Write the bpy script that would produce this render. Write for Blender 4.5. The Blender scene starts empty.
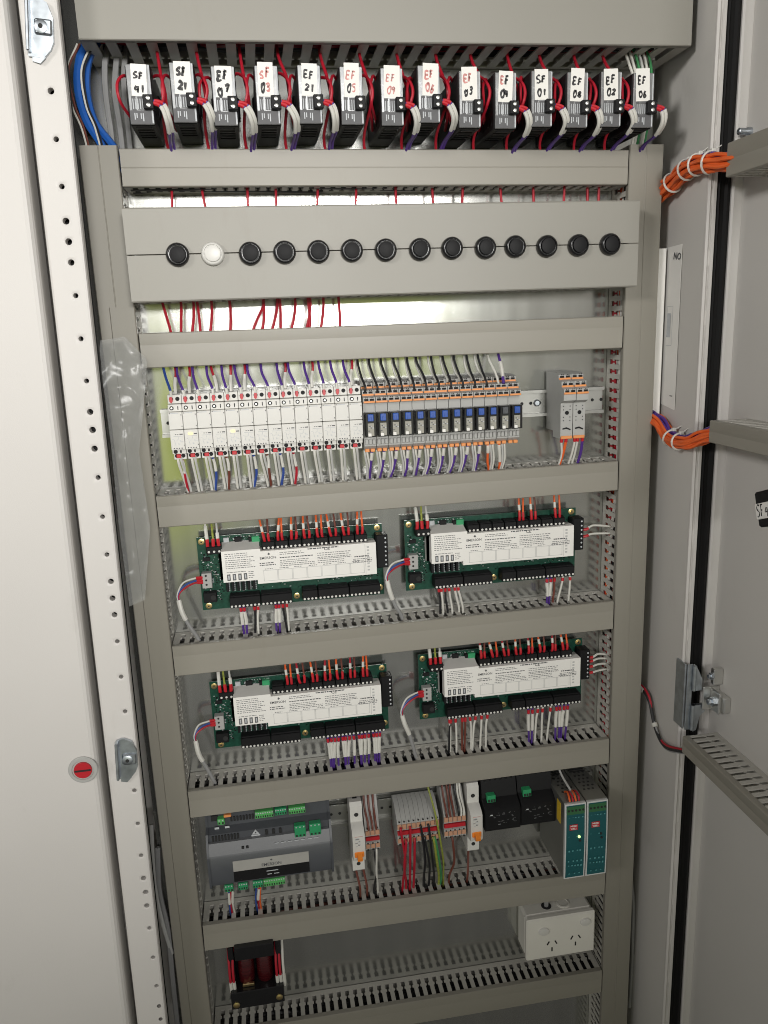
import bpy, bmesh, math, random
from mathutils import Vector, Matrix, noise
rnd = random.Random(7)
S = bpy.context.scene
COL = S.collection
MM = 0.001
ZO = 1.45                      # height of the lens above the floor
# ------------------------------------------------------------------ camera model (measured from the photograph)
YAW, PITCH, ROLL, FPX, CY = math.radians(8.75986), math.radians(13.35287), math.radians(-2.20442), 780.0, -1.0117
def _axes():
    f = Vector((math.sin(YAW)*math.cos(PITCH), math.cos(YAW)*math.cos(PITCH), -math.sin(PITCH)))
    r = Vector((math.cos(YAW), -math.sin(YAW), 0)); u = r.cross(f)
    c, s = math.cos(ROLL), math.sin(ROLL)
    return r*c+u*s, u*c-r*s, f
AX, AU, AF = _axes()
def pt(px, py, y):             # where a measured point lies on the plane at depth y
    d = AX*((px-384)/FPX) - AU*((py-512)/FPX) + AF
    t = (y-CY)/d.y
    return Vector((d.x*t, y, d.z*t+ZO))
cam = bpy.data.cameras.new('camera'); co = bpy.data.objects.new('camera', cam); COL.objects.link(co)
co.matrix_world = Matrix(((AX.x, AU.x, -AF.x, 0), (AX.y, AU.y, -AF.y, CY), (AX.z, AU.z, -AF.z, ZO), (0, 0, 0, 1)))
cam.sensor_fit = 'VERTICAL'; cam.sensor_height = 24; cam.lens = 24*FPX/1024; cam.clip_start = .01; cam.clip_end = 100
S.camera = co
# ------------------------------------------------------------------ materials
MATS = {}
def srgb(h):
    h = h.lstrip('#'); v = [int(h[i:i+2], 16)/255 for i in (0, 2, 4)]
    return tuple(c/12.92 if c <= .04045 else ((c+.055)/1.055)**2.4 for c in v)
def mat(name, col, rough=.5, metal=0, var=.06, scale=40, bump=0, bscale=300, emit=None, coat=0, spec=.5, streak=None, scuff=0):
    m = bpy.data.materials.new(name); m.use_nodes = True; nt = m.node_tree; N = nt.nodes; Lk = nt.links
    b = N['Principled BSDF']
    if isinstance(col, str): col = srgb(col)
    tc = N.new('ShaderNodeTexCoord')
    mp = N.new('ShaderNodeMapping'); Lk.new(tc.outputs['Object'], mp.inputs[0])
    if streak: mp.inputs['Scale'].default_value = streak
    nz = N.new('ShaderNodeTexNoise'); nz.inputs['Scale'].default_value = scale; nz.inputs['Detail'].default_value = 5
    Lk.new(mp.outputs[0], nz.inputs['Vector'])
    mr = N.new('ShaderNodeMapRange'); mr.inputs['From Min'].default_value = .25; mr.inputs['From Max'].default_value = .75
    mr.inputs['To Min'].default_value = 1-var; mr.inputs['To Max'].default_value = 1+var
    Lk.new(nz.outputs['Fac'], mr.inputs['Value'])
    mx = N.new('ShaderNodeVectorMath'); mx.operation = 'SCALE'; mx.inputs[0].default_value = col
    Lk.new(mr.outputs['Result'], mx.inputs['Scale']); Lk.new(mx.outputs[0], b.inputs['Base Color'])
    r2 = N.new('ShaderNodeMapRange'); rv = .03 if rough < .2 else .07; r2.inputs['To Min'].default_value = max(.03, rough-rv); r2.inputs['To Max'].default_value = min(1, rough+rv)
    Lk.new(nz.outputs['Fac'], r2.inputs['Value']); Lk.new(r2.outputs['Result'], b.inputs['Roughness'])
    b.inputs['Metallic'].default_value = metal
    b.inputs['Specular IOR Level'].default_value = spec
    if coat: b.inputs['Coat Weight'].default_value = coat; b.inputs['Coat Roughness'].default_value = .15
    if bump:
        n2 = N.new('ShaderNodeTexNoise'); n2.inputs['Scale'].default_value = bscale; n2.inputs['Detail'].default_value = 3
        Lk.new(tc.outputs['Object'], n2.inputs['Vector'])
        bp = N.new('ShaderNodeBump'); bp.inputs['Strength'].default_value = bump; bp.inputs['Distance'].default_value = .001
        Lk.new(n2.outputs['Fac'], bp.inputs['Height']); Lk.new(bp.outputs[0], b.inputs['Normal'])
    if emit:
        b.inputs['Emission Color'].default_value = (*emit[0], 1); b.inputs['Emission Strength'].default_value = emit[1]
    if scuff:
        n3 = N.new('ShaderNodeTexNoise'); n3.inputs['Scale'].default_value = 7; n3.inputs['Detail'].default_value = 9; n3.inputs['Roughness'].default_value = .7
        mp3 = N.new('ShaderNodeMapping'); mp3.inputs['Scale'].default_value = (1.6, 1.6, .7); Lk.new(tc.outputs['Object'], mp3.inputs[0]); Lk.new(mp3.outputs[0], n3.inputs['Vector'])
        m3 = N.new('ShaderNodeMapRange'); m3.inputs['From Min'].default_value = .60; m3.inputs['From Max'].default_value = .78; m3.inputs['To Max'].default_value = scuff; Lk.new(n3.outputs['Fac'], m3.inputs['Value'])
        x3 = N.new('ShaderNodeMix'); x3.data_type = 'RGBA'; Lk.new(m3.outputs['Result'], x3.inputs[0]); Lk.new(mx.outputs[0], x3.inputs[6]); x3.inputs[7].default_value = (.22, .19, .15, 1); Lk.new(x3.outputs[2], b.inputs['Base Color'])
    MATS[name] = m
    return m
M_DUCT = mat('duct_pvc', (.282, .266, .226), .42, 0, .05, 7, .06, 900, streak=(.3, 1, 4), scuff=.30)
M_DUCTV = mat('duct_pvc_upright', (.258, .243, .205), .45, 0, .05, 7, .06, 900, streak=(4, 1, .3), scuff=.30)
M_WALLP = mat('duct_wall_pvc', (.50, .485, .44), .5, 0, .04, 20)
M_BOXP = mat('box_pvc', (.288, .277, .244), .45, 0, .03, 5, .05, 900, scuff=.30)
M_PAINT = mat('cream_powder_coat', (.63, .608, .582), .48, 0, .035, 3, .12, 1400, scuff=.22)
M_PAINT2 = mat('cream_coat_shaded', (.60, .582, .55), .5, 0, .03, 4, .12, 1400, scuff=.22)  # same cabinet paint; darker tone puts inner-face shade into the colour
M_STEEL = mat('galvanised_sheet', (.54, .545, .52), .15, .86, .08, 6, .010, 1500, streak=(7, 1, .45))
M_ZINC = mat('zinc_plated', (.50, .54, .58), .40, 1, .22, 90)
M_ALU = mat('aluminium', (.72, .72, .70), .33, 1, .06, 30)
M_BLK = mat('black_plastic', (.009, .009, .010), .55, 0, .15, 60, spec=.22)
M_BLKG = mat('black_gloss', (.012, .012, .013), .22, 0, .1, 60)
M_RUB = mat('black_rubber', (.008, .008, .008), .6, 0, .2, 50, spec=.2)
M_DGREY = mat('dark_grey_plastic', (.075, .08, .09), .42, 0, .06, 40, .1, 900)
M_MGREY = mat('mid_grey_plastic', (.15, .155, .165), .45, 0, .06, 40, .1, 900)
M_LGREY = mat('light_grey_plastic', (.40, .40, .385), .5, 0, .05, 60)
M_WHT = mat('white_plastic', (.66, .65, .615), .38, 0, .03, 60)
M_GPO = mat('ivory_plastic', (.74, .72, .66), .34, 0, .03, 20)
M_PAP = mat('paper', (.84, .825, .785), .75, 0, .03, 30)
M_FILM = mat('silver_film', (.30, .305, .31), .26, .6, .12, 90)
M_INK = mat('marker_ink', (.012, .011, .014), .5, 0, .1, 60)
M_INKR = mat('faded_red_ink', (.60, .26, .24), .6, 0, .3, 200)
M_PRN = mat('printed_grey', (.10, .10, .105), .6, 0, .2, 100)
M_PRL = mat('printed_light', (.50, .52, .54), .6, 0, .2, 100)
M_ORG = mat('orange_plastic', (.80, .31, .10), .42, 0, .05, 60)
M_ORG2 = mat('bright_orange_plastic', (.90, .26, .03), .38, 0, .05, 60)
M_BLUE = mat('blue_plastic', (.022, .085, .38), .32, 0, .06, 60)
M_PCB = mat('green_circuit_board', (.006, .058, .036), .32, 0, .35, 260)
M_GRN = mat('green_plastic', (.10, .42, .12), .4, 0, .06, 60)
M_DGRN = mat('dark_green_plastic', (.03, .30, .12), .4, 0, .06, 60)
M_TEAL = mat('teal_label', (.010, .095, .105), .35, 0, .06, 60)
M_RED = mat('red_plastic', (.50, .018, .028), .38, 0, .06, 60)
M_YEL = mat('yellow_label', (.75, .50, .04), .5, 0, .05, 60)
M_BRASS = mat('brass', (.72, .56, .28), .3, 1, .08, 60)
M_WRED = mat('red_insulation', (.43, .012, .028), .4, 0, .1, 60)
M_WPUR = mat('purple_insulation', (.085, .034, .25), .4, 0, .12, 60)
M_WWHT = mat('white_insulation', (.66, .65, .60), .42, 0, .06, 60)
M_WBLK = mat('black_insulation', (.016, .016, .018), .38, 0, .1, 60)
M_WORG = mat('orange_insulation', (.78, .13, .025), .42, 0, .08, 60)
M_WBRN = mat('brown_insulation', (.16, .045, .030), .42, 0, .1, 60)
M_WBLU = mat('blue_insulation', (.015, .105, .42), .36, 0, .1, 60)
M_WDBL = mat('dark_blue_insulation', (.03, .07, .30), .4, 0, .1, 60)
M_WGRY = mat('grey_insulation', (.30, .30, .30), .42, 0, .06, 60)
M_WLGR = mat('light_grey_insulation', (.52, .52, .50), .42, 0, .06, 60)
M_WYEL = mat('green_yellow_insulation', (.27, .31, .05), .42, 0, .3, 120, streak=(1, 1, 3))
M_WGRN = mat('green_insulation', (.05, .25, .09), .42, 0, .1, 60)
M_LEDY = mat('lit_yellow_lamp', (.95, .75, .25), .4, emit=((1, .72, .15), 2.2))
M_LEDG = mat('lit_green_lamp', (.6, .95, .4), .4, emit=((.6, 1, .3), 1.6))
M_COIL = mat('red_winding', (.055, .004, .006), .28, 0, .5, 60, coat=.5, streak=(.3, 1, 9))
M_DARK = mat('unlit_interior', (.02, .02, .02), .8)
def make_bag_material():
    m = bpy.data.materials.new('clear_polythene'); m.use_nodes = True; nt = m.node_tree; N = nt.nodes; Lk = nt.links
    N.remove(N['Principled BSDF'])
    tr = N.new('ShaderNodeBsdfTransparent'); tr.inputs[0].default_value = (.93, .94, .94, 1)
    gl = N.new('ShaderNodeBsdfGlossy'); gl.inputs['Roughness'].default_value = .22
    df = N.new('ShaderNodeBsdfTranslucent'); df.inputs[0].default_value = (.8, .8, .8, 1)
    d2 = N.new('ShaderNodeBsdfDiffuse'); d2.inputs[0].default_value = (.92, .92, .90, 1)
    lw = N.new('ShaderNodeLayerWeight'); lw.inputs[0].default_value = .22
    m0 = N.new('ShaderNodeMixShader'); m0.inputs[0].default_value = .5; Lk.new(df.outputs[0], m0.inputs[1]); Lk.new(d2.outputs[0], m0.inputs[2])
    m1 = N.new('ShaderNodeMixShader'); m1.inputs[0].default_value = .19; Lk.new(tr.outputs[0], m1.inputs[1]); Lk.new(m0.outputs[0], m1.inputs[2])
    m2 = N.new('ShaderNodeMixShader'); Lk.new(lw.outputs['Fresnel'], m2.inputs[0]); Lk.new(m1.outputs[0], m2.inputs[1]); Lk.new(gl.outputs[0], m2.inputs[2])
    Lk.new(m2.outputs[0], N['Material Output'].inputs[0])
    return m
M_BAG = make_bag_material()
# ------------------------------------------------------------------ mesh builder
class MB:
    def __init__(s): s.v = []; s.f = []; s.m = []; s.M = Matrix.Identity(4); s.isl = []
    def add(s, vs, fs, m=0):
        o = len(s.v); s.isl.append((o, len(s.f), len(vs), len(fs))); s.v += [s.M @ Vector(p) for p in vs]; s.f += [tuple(i+o for i in f) for f in fs]; s.m += [m]*len(fs); return s
    def box(s, x0, x1, y0, y1, z0, z1, m=0, b=0):
        x0, x1 = sorted((x0, x1)); y0, y1 = sorted((y0, y1)); z0, z1 = sorted((z0, z1))
        b = min(b, (x1-x0)*.45, (y1-y0)*.45, (z1-z0)*.45)
        if b <= 0:
            vs = [(x, y, z) for x in (x0, x1) for y in (y0, y1) for z in (z0, z1)]
            return s.add(vs, [(0, 1, 3, 2), (4, 6, 7, 5), (0, 4, 5, 1), (2, 3, 7, 6), (0, 2, 6, 4), (1, 5, 7, 3)], m)
        vs = []; ix = {}
        for i, (x, dx) in enumerate(((x0, b), (x1, -b))):
            for j, (y, dy) in enumerate(((y0, b), (y1, -b))):
                for k, (z, dz) in enumerate(((z0, b), (z1, -b))):
                    for a, p in enumerate(((x, y+dy, z+dz), (x+dx, y, z+dz), (x+dx, y+dy, z))):
                        ix[i, j, k, a] = len(vs); vs.append(p)
        F = []
        for i in (0, 1):
            F.append((ix[i,0,0,0], ix[i,1,0,0], ix[i,1,1,0], ix[i,0,1,0]))
            F.append((ix[0,i,0,1], ix[1,i,0,1], ix[1,i,1,1], ix[0,i,1,1]))
            F.append((ix[0,0,i,2], ix[1,0,i,2], ix[1,1,i,2], ix[0,1,i,2]))
            for j in (0, 1):
                F.append((ix[i,j,0,0], ix[i,j,1,0], ix[i,j,1,1], ix[i,j,0,1]))
                F.append((ix[i,0,j,0], ix[i,1,j,0], ix[i,1,j,2], ix[i,0,j,2]))
                F.append((ix[0,i,j,1], ix[1,i,j,1], ix[1,i,j,2], ix[0,i,j,2]))
                for k in (0, 1): F.append((ix[i,j,k,0], ix[i,j,k,1], ix[i,j,k,2]))
        return s.add(vs, F, m)
    def prism(s, poly, ax, a, b, m=0):          # poly in the two other axes (x,y,z order), extruded along ax
        n = len(poly)
        def P(u, v, w): return {'x': (w, u, v), 'y': (u, w, v), 'z': (u, v, w)}[ax]
        vs = [P(u, v, a) for u, v in poly]+[P(u, v, b) for u, v in poly]
        return s.add(vs, [tuple(range(n))[::-1], tuple(range(n, 2*n))]+[(i, (i+1) % n, n+(i+1) % n, n+i) for i in range(n)], m)
    def lathe(s, c, prof, axis='-y', n=20, m=0):  # prof: (radius, distance along axis)
        c = Vector(c); vs = []; fs = []
        A, U, V = {'-y': ((0,-1,0), (1,0,0), (0,0,1)), '-x': ((-1,0,0), (0,1,0), (0,0,1)), 'z': ((0,0,1), (1,0,0), (0,1,0)), '-z': ((0,0,-1), (1,0,0), (0,1,0)), 'x': ((1,0,0), (0,1,0), (0,0,1))}[axis]
        A, U, V = Vector(A), Vector(U), Vector(V)
        for r, h in prof:
            for i in range(n):
                t = 2*math.pi*i/n; vs.append(c+A*h+U*(r*math.cos(t))+V*(r*math.sin(t)))
        for k in range(len(prof)-1):
            for i in range(n):
                j = (i+1) % n; fs.append((k*n+i, k*n+j, (k+1)*n+j, (k+1)*n+i))
        fs.append(tuple(range(n))); fs.append(tuple((len(prof)-1)*n+i for i in range(n)))
        return s.add(vs, fs, m)
    def disc(s, c, r, h, axis='-y', n=14, m=0, b=0):
        return s.lathe(c, [(r, 0), (r, h-b), (r-b, h)] if b else [(r, 0), (r, h)], axis, n, m)
    def tube(s, P, r, n=7, m=0):
        P = [Vector(p) for p in P]; k = len(P); vs = []; fs = []; up = None
        rr = r if isinstance(r, (list, tuple)) else [r]*k
        for i in range(k):
            t = (P[min(i+1, k-1)]-P[max(i-1, 0)])
            if t.length < 1e-9: t = Vector((0, 0, 1))
            t.normalize()
            if up is None: up = t.orthogonal().normalized()
            up = (up-t*up.dot(t))
            up = up.normalized() if up.length > 1e-6 else t.orthogonal().normalized()
            w = t.cross(up)
            for j in range(n):
                a = 2*math.pi*j/n; vs.append(P[i]+(up*math.cos(a)+w*math.sin(a))*rr[i])
        for i in range(k-1):
            for j in range(n):
                q = (j+1) % n; fs.append((i*n+j, i*n+q, (i+1)*n+q, (i+1)*n+j))
        fs.append(tuple(range(n))); fs.append(tuple((k-1)*n+j for j in range(n)))
        return s.add(vs, fs, m)
    def quad(s, a, b, c, d, m=0): return s.add([a, b, c, d], [(0, 1, 2, 3)], m)
    def rect(s, x0, x1, z0, z1, y, m=0): return s.add([(x0, y, z0), (x1, y, z0), (x1, y, z1), (x0, y, z1)], [(0, 1, 2, 3)], m)
    def clusters(s):
        B = []
        for o, f, n, k in s.isl:
            P = s.v[o:o+n]; B.append(([min(p[i] for p in P) for i in range(3)], [max(p[i] for p in P) for i in range(3)]))
        g = list(range(len(B)))
        def root(i):
            while g[i] != i: i = g[i]
            return i
        sz = [max(h[i]-l[i] for i in range(3)) for l, h in B]
        for i in range(len(B)):
            for j in range(i):
                if root(i) != root(j):
                    d = sum(max(0, B[i][0][a]-B[j][1][a], B[j][0][a]-B[i][1][a])**2 for a in range(3))**.5
                    if d <= max(.0195, .5*max(sz[i], sz[j])): g[root(i)] = root(j)
        out = {}
        for i in range(len(B)): out.setdefault(root(i), []).append(i)
        return list(out.values())
    def build(s, name, mats, parent=None, ang=35, flip=True, split=True):
        if split and parent is not None and 1 < len(s.isl) < 260:
            C = s.clusters()
            if len(C) > 1:
                last = None
                for c in C:
                    q = type(s)()
                    for i in c:
                        o, f, n, k = s.isl[i]; b = len(q.v); q.isl.append((b, len(q.f), n, k)); q.v += s.v[o:o+n]
                        q.f += [tuple(x-o+b for x in fc) for fc in s.f[f:f+k]]; q.m += s.m[f:f+k]
                    last = q.build(name, mats, parent, ang, flip, False)
                return last
        me = bpy.data.meshes.new(name)
        off = Vector((0, 0, 0))
        if parent is not None and not getattr(s, 'local', False): off = WORLD.get(parent.name, Vector((0, 0, 0)))
        me.from_pydata([tuple(p-off) for p in s.v], [], s.f)
        if not isinstance(mats, (list, tuple)): mats = [mats]
        for q in mats: me.materials.append(q)
        me.polygons.foreach_set('material_index', s.m)
        if flip:
            bm = bmesh.new(); bm.from_mesh(me); bmesh.ops.recalc_face_normals(bm, faces=bm.faces); bm.to_mesh(me); bm.free()
        me.polygons.foreach_set('use_smooth', [True]*len(me.polygons))
        me.set_sharp_from_angle(angle=math.radians(ang))
        o = bpy.data.objects.new(name, me); COL.objects.link(o)
        if parent is not None: o.parent = parent; WORLD[o.name] = off
        return o
class LMB(MB):
    local = True
WORLD = {}
def tag(o, label=None, cat=None, group=None, kind=None):
    if label: o['label'] = label
    if cat: o['category'] = cat
    if group: o['group'] = group
    if kind: o['kind'] = kind
    return o
def thing(name, label, cat, loc=(0, 0, 0), group=None, kind=None):
    o = bpy.data.objects.new(name, None); COL.objects.link(o); o.location = loc; o.empty_display_size = .02
    WORLD[o.name] = Vector(loc)
    return tag(o, label, cat, group, kind)
def dup(root, loc, label, parent=None):
    c = root.copy(); COL.objects.link(c)
    if parent is None:
        c.location = loc; c['label'] = label; WORLD[c.name] = Vector(loc)
    else: c.parent = parent
    for ch in list(root.children): dup(ch, None, None, c)
    return c
ORD = ['zeroth', 'first', 'second', 'third', 'fourth', 'fifth', 'sixth', 'seventh', 'eighth', 'ninth', 'tenth', 'eleventh', 'twelfth', 'thirteenth', 'fourteenth', 'fifteenth', 'sixteenth', 'seventeenth', 'eighteenth']
def smooth(P, k=6):
    P = [Vector(p) for p in P]; Q = [P[0]*2-P[1]]+P+[P[-1]*2-P[-2]]; out = []
    for i in range(1, len(Q)-2):
        a, b, c, d = Q[i-1:i+3]
        for j in range(k):
            t = j/k
            out.append(.5*((2*b)+(c-a)*t+(2*a-5*b+4*c-d)*t*t+(3*b-a-3*c+d)*t**3))
    out.append(P[-1]); return out
def seg(P, a, b, n=8):          # the stretch of a polyline between two fractions of its length
    L = [0]
    for i in range(1, len(P)): L.append(L[-1]+(P[i]-P[i-1]).length)
    def at(f):
        t = f*L[-1]
        for i in range(1, len(P)):
            if L[i] >= t: return P[i-1].lerp(P[i], (t-L[i-1])/max(1e-9, L[i]-L[i-1]))
        return P[-1]
    return [at(a+(b-a)*i/(n-1)) for i in range(n)]
def wire(label, P, r, m, group, bits=(), name='wire', cat='wire', k=6):
    """one wire; bits = (kind, from, to, radius, material) for sleeves and ferrules that sit on it"""
    P = [Vector(P[0])]+[Vector(p)+Vector((rnd.uniform(-.0008, .0008), rnd.uniform(-.0006, .0006), rnd.uniform(-.0006, .0006))) for p in P[1:-1]]+[Vector(P[-1])]
    Q = smooth(P, k)
    if not bits:
        return tag(MB().tube(Q, r).build(name, m), label, cat, group)
    root = thing(name, label, cat, tuple(Q[0]), group)
    MB().tube(Q, r).build('insulation', m, root)
    for kind, a, b, rr, mm in bits: MB().tube(seg(Q, a, b), rr).build(kind, mm, root)
    return root
def twin(label, P, r, m, group, bits=(), sep=.0028, name='wire_pair', cat='wire pair'):
    root = thing(name, label, cat, tuple(P[0]), group)
    for s in (-1, 1):
        Q = smooth([Vector(p)+Vector((s*sep/2, 0, s*sep*.25)) for p in P])
        MB().tube(Q, r).build('insulation', m if not isinstance(m, tuple) else m[(s+1)//2], root)
        for kind, a, b, rr, mm in bits: MB().tube(seg(Q, a, b), rr).build(kind, mm, root)
    return root
def V(x, y, z): return Vector((x, y, z+ZO))
def lettering(text, size, x, y, z, rot=0, bold=0, align='CENTER'):
    cu = bpy.data.curves.new('lettering', 'FONT'); cu.body = text; cu.size = size; cu.align_x = align; cu.align_y = 'CENTER'; cu.offset = bold; cu.resolution_u = 2
    o = bpy.data.objects.new('lettering', cu); COL.objects.link(o)
    dg = bpy.context.evaluated_depsgraph_get(); me = bpy.data.meshes.new_from_object(o.evaluated_get(dg))
    vs = []; c, s = math.cos(rot), math.sin(rot)
    for v in me.vertices: vs.append((x+v.co.x*c-v.co.y*s, y, z+v.co.x*s+v.co.y*c))
    fs = [tuple(p.vertices) for p in me.polygons]
    bpy.data.objects.remove(o); bpy.data.curves.remove(cu); bpy.data.meshes.remove(me)
    return vs, fs
STROKES = {'S': [[(.85,.9),(.5,1),(.15,.8),(.3,.58),(.7,.42),(.8,.2),(.5,0),(.1,.1)]], 'F': [[(.2,0),(.25,.5),(.25,1)],[(.2,1),(.9,.97)],[(.22,.55),(.75,.55)]],
 'E': [[(.9,.95),(.2,1),(.15,.5),(.2,0),(.9,.05)],[(.2,.52),(.75,.52)]], '0': [[(.5,1),(.15,.6),(.25,.1),(.6,0),(.85,.45),(.7,.9),(.5,1)]], '1': [[(.5,1),(.5,0)]],
 '2': [[(.15,.75),(.4,1),(.75,.85),(.65,.5),(.1,.05),(.9,.08)]], '3': [[(.15,.9),(.6,1),(.75,.75),(.4,.55),(.8,.35),(.6,.03),(.1,.1)]], '4': [[(.35,1),(.1,.45),(.85,.5)],[(.7,.95),(.65,0)]],
 '5': [[(.85,1),(.25,.97),(.2,.55),(.65,.6),(.8,.3),(.5,0),(.1,.1)]], '6': [[(.75,1),(.3,.6),(.2,.2),(.5,0),(.8,.25),(.55,.5),(.25,.3)]], '7': [[(.1,.95),(.85,1),(.45,0)],[(.3,.5),(.75,.52)]],
 '8': [[(.55,.5),(.2,.75),(.5,1),(.8,.75),(.5,.5),(.2,.22),(.5,0),(.8,.25),(.55,.5)]], '9': [[(.8,.8),(.5,1),(.2,.75),(.45,.55),(.8,.8),(.7,.4),(.55,0)]]}
def scrawl(mb, text, x, z, w, h, y, m=0, pen=.0009, tilt=.1):
    w0, h0, z0_ = w, h, z
    for i, ch in enumerate(text):
        w = w0*rnd.uniform(.82, 1.12); h = h0*rnd.uniform(.85, 1.15); z = z0_+rnd.uniform(-.0010, .0010); tilt = rnd.uniform(-.05, .32)
        for st in STROKES.get(ch, []):
            P = smooth([(x+i*w0*1.15+(u*w)+tilt*v*h*.5+rnd.uniform(-.08, .08)*w, y, z+v*h+rnd.uniform(-.05, .05)*h) for u, v in st], 4)
            L = []; R = []
            for k in range(len(P)):
                t = P[min(k+1, len(P)-1)]-P[max(k-1, 0)]; q = Vector((-t.z, 0, t.x))
                q = q.normalized() if q.length > 1e-9 else Vector((1, 0, 0))
                pw = pen*(rnd.uniform(.8, 1.1)+.25*math.sin(k*.7+i)); L.append(P[k]+q*pw); R.append(P[k]-q*pw)
            n = len(P)
            mb.add(L+R, [(k, k+1, n+k+1, n+k) for k in range(n-1)], m)
# ------------------------------------------------------------------ the cabinet
cab = thing('control_cabinet', 'open cream steel control cabinet that holds all the wiring ducts and devices', 'cabinet', (0, 0, 0))
MB().box(-.188, .522, 0, .003, ZO-1.28, ZO+.43).build('mounting_plate', M_STEEL, cab)
MB().box(-.26, .56, .06, .062, ZO-1.30, ZO+.43).build('back_panel', M_PAINT2, cab)
MB().box(.531, .533, -.118, .058, ZO-1.30, ZO+.43).build('side_wall', M_PAINT2, cab)
MB().box(-.262, -.26, -.10, .058, ZO-1.30, ZO+.43).build('side_wall', M_PAINT2, cab)
MB().box(-.25, .53, -.10, .058, ZO-1.32, ZO-1.30).build('floor_panel', M_PAINT2, cab)
MB().box(-.25, .53, -.13, .058, ZO+.43, ZO+.45).build('roof_panel', M_PAINT2, cab)
fl = MB()
fl.prism([(.531, -.1185), (.531, -.121), (.5335, -.1225), (.5355, -.1205), (.5370, -.1205), (.5380, -.1225), (.5412, -.1225), (.5420, -.1215), (.5420, -.1185)], 'z', ZO-1.3, ZO+.64)
for i in range(28):
    z = ZO+.6-i*.068
    fl.box(.5358, .5367, -.1214, -.1204, z-.05, z)
fl.build('door_frame_flange', M_PAINT, cab)
gk = MB().prism([(.5425, -.09), (.5425, -.118), (.546, -.121), (.5485, -.118), (.5535, -.118), (.556, -.121), (.5610, -.118), (.5610, -.09)], 'z', ZO-1.3, ZO+.64)
gk.build('gasket', M_RUB, cab)
# perforated upright beside the left leaf
HOLES = [(50.7,90.7,3.2),(56,139,2.7),(61.7,186.3,2.7),(65.8,221,3.4),(68.5,241.6,3.4),(71,262.4,3.2),(75.6,295.6,2.6),(80.8,338.8,2.6),(86.4,381,2.6),(90,412,3.3),(92.4,430,3.5),(94.4,448.8,3.4),(98,477.6,2.7),(102.4,516.8,2.6),(106.8,554.8,2.6),(110.8,581.6,3.2),(112.4,598.4,3.3),(114.4,615,3.2),(117.2,641.6,2.6),(121,677,2.6),(125,711.7,2.6),(134.3,790.8,2.7),(137.7,823.9,2.6),(141,855.8,2.6),(143.3,878.6,3.3),(145.6,892.5,3.2),(146.7,906,3.2),(149.3,928.5,2.6),(153,957.8,2.6),(156.5,986.3,2.6),(159,1006,3.2),(160.6,1019,3.2)]
YS = -.12
def strip_x(z, side):
    t = (z-ZO-.32)/(-.89-.32)
    return (-.1645-.0165*t) if side else (-.2020-.0165*t)
rail = thing('perforated_upright', 'cream perforated steel upright with a row of holes between left leaf and ducts', 'upright', (-.19, YS, ZO-.4))
sp = MB()
hs = sorted([(pt(a, b, YS), r) for a, b, r in HOLES], key=lambda q: -q[0].z)
zc = ZO+.62; C = .0058
def band(z1, z0):
    sp.quad((strip_x(z1, 0)+.003, YS, z1), (strip_x(z1, 1)-.003, YS, z1), (strip_x(z0, 1)-.003, YS, z0), (strip_x(z0, 0)+.003, YS, z0))
for p, r in hs:
    cx = p.x; C = min(.0058, strip_x(p.z, 1)-.0042-cx); zt, zb = p.z+C, p.z-C; band(zc, zt); zc = zb
    xl = lambda z: strip_x(z, 0)+.003
    xr = lambda z: strip_x(z, 1)-.003
    sp.quad((xl(zt), YS, zt), (cx-C, YS, zt), (cx-C, YS, zb), (xl(zb), YS, zb)); sp.quad((cx+C, YS, zt), (xr(zt), YS, zt), (xr(zb), YS, zb), (cx+C, YS, zb))
    n = 16; R = r*MM; outer = []; mid = []; inner = []; back = []
    for i in range(n):
        a = 2*math.pi*i/n; c, s = math.cos(a), math.sin(a); k = C/max(abs(c), abs(s))
        outer.append((cx+c*k, YS, p.z+s*k)); R2 = min(R*1.55, C*.97); mid.append((cx+c*R2, YS, p.z+s*R2)); inner.append((cx+c*R, YS+.0009, p.z+s*R)); back.append((cx+c*R, YS+.012, p.z+s*R))
    sp.add(outer+mid+inner+back, [(k*n+i, k*n+(i+1) % n, (k+1)*n+(i+1) % n, (k+1)*n+i) for k in range(3) for i in range(n)])
band(zc, ZO-1.3)
zz = [ZO+.62, ZO-.34, ZO-1.3]
for z1, z0 in zip(zz, zz[1:]):
    for side, sg in ((0, -1), (1, 1)):
        prof = [(-.003*sg, 0), (-.001*sg, .0006), (0, .003), (0, .012), (-.004, .0125)] if side else [(-.003*sg, 0), (-.001*sg, .0006), (0, .003), (0, .05)]
        for (a0, b0), (a1, b1) in zip(prof, prof[1:]):
            sp.quad((strip_x(z1, side)+a0, YS+b0, z1), (strip_x(z1, side)+a1, YS+b1, z1), (strip_x(z0, side)+a1, YS+b1, z0), (strip_x(z0, side)+a0, YS+b0, z0))
sp.build('upright_profile', M_PAINT, rail)
bk = MB()
for z1, z0 in zip(zz, zz[1:]): bk.quad((strip_x(z1, 0), YS+.02, z1), (strip_x(z1, 1), YS+.02, z1), (strip_x(z0, 1), YS+.02, z0), (strip_x(z0, 0), YS+.02, z0))
bk.build('dark_hole_backing', M_RUB, rail)  # black sheet added behind the holes; its colour stands in for shade
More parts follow.
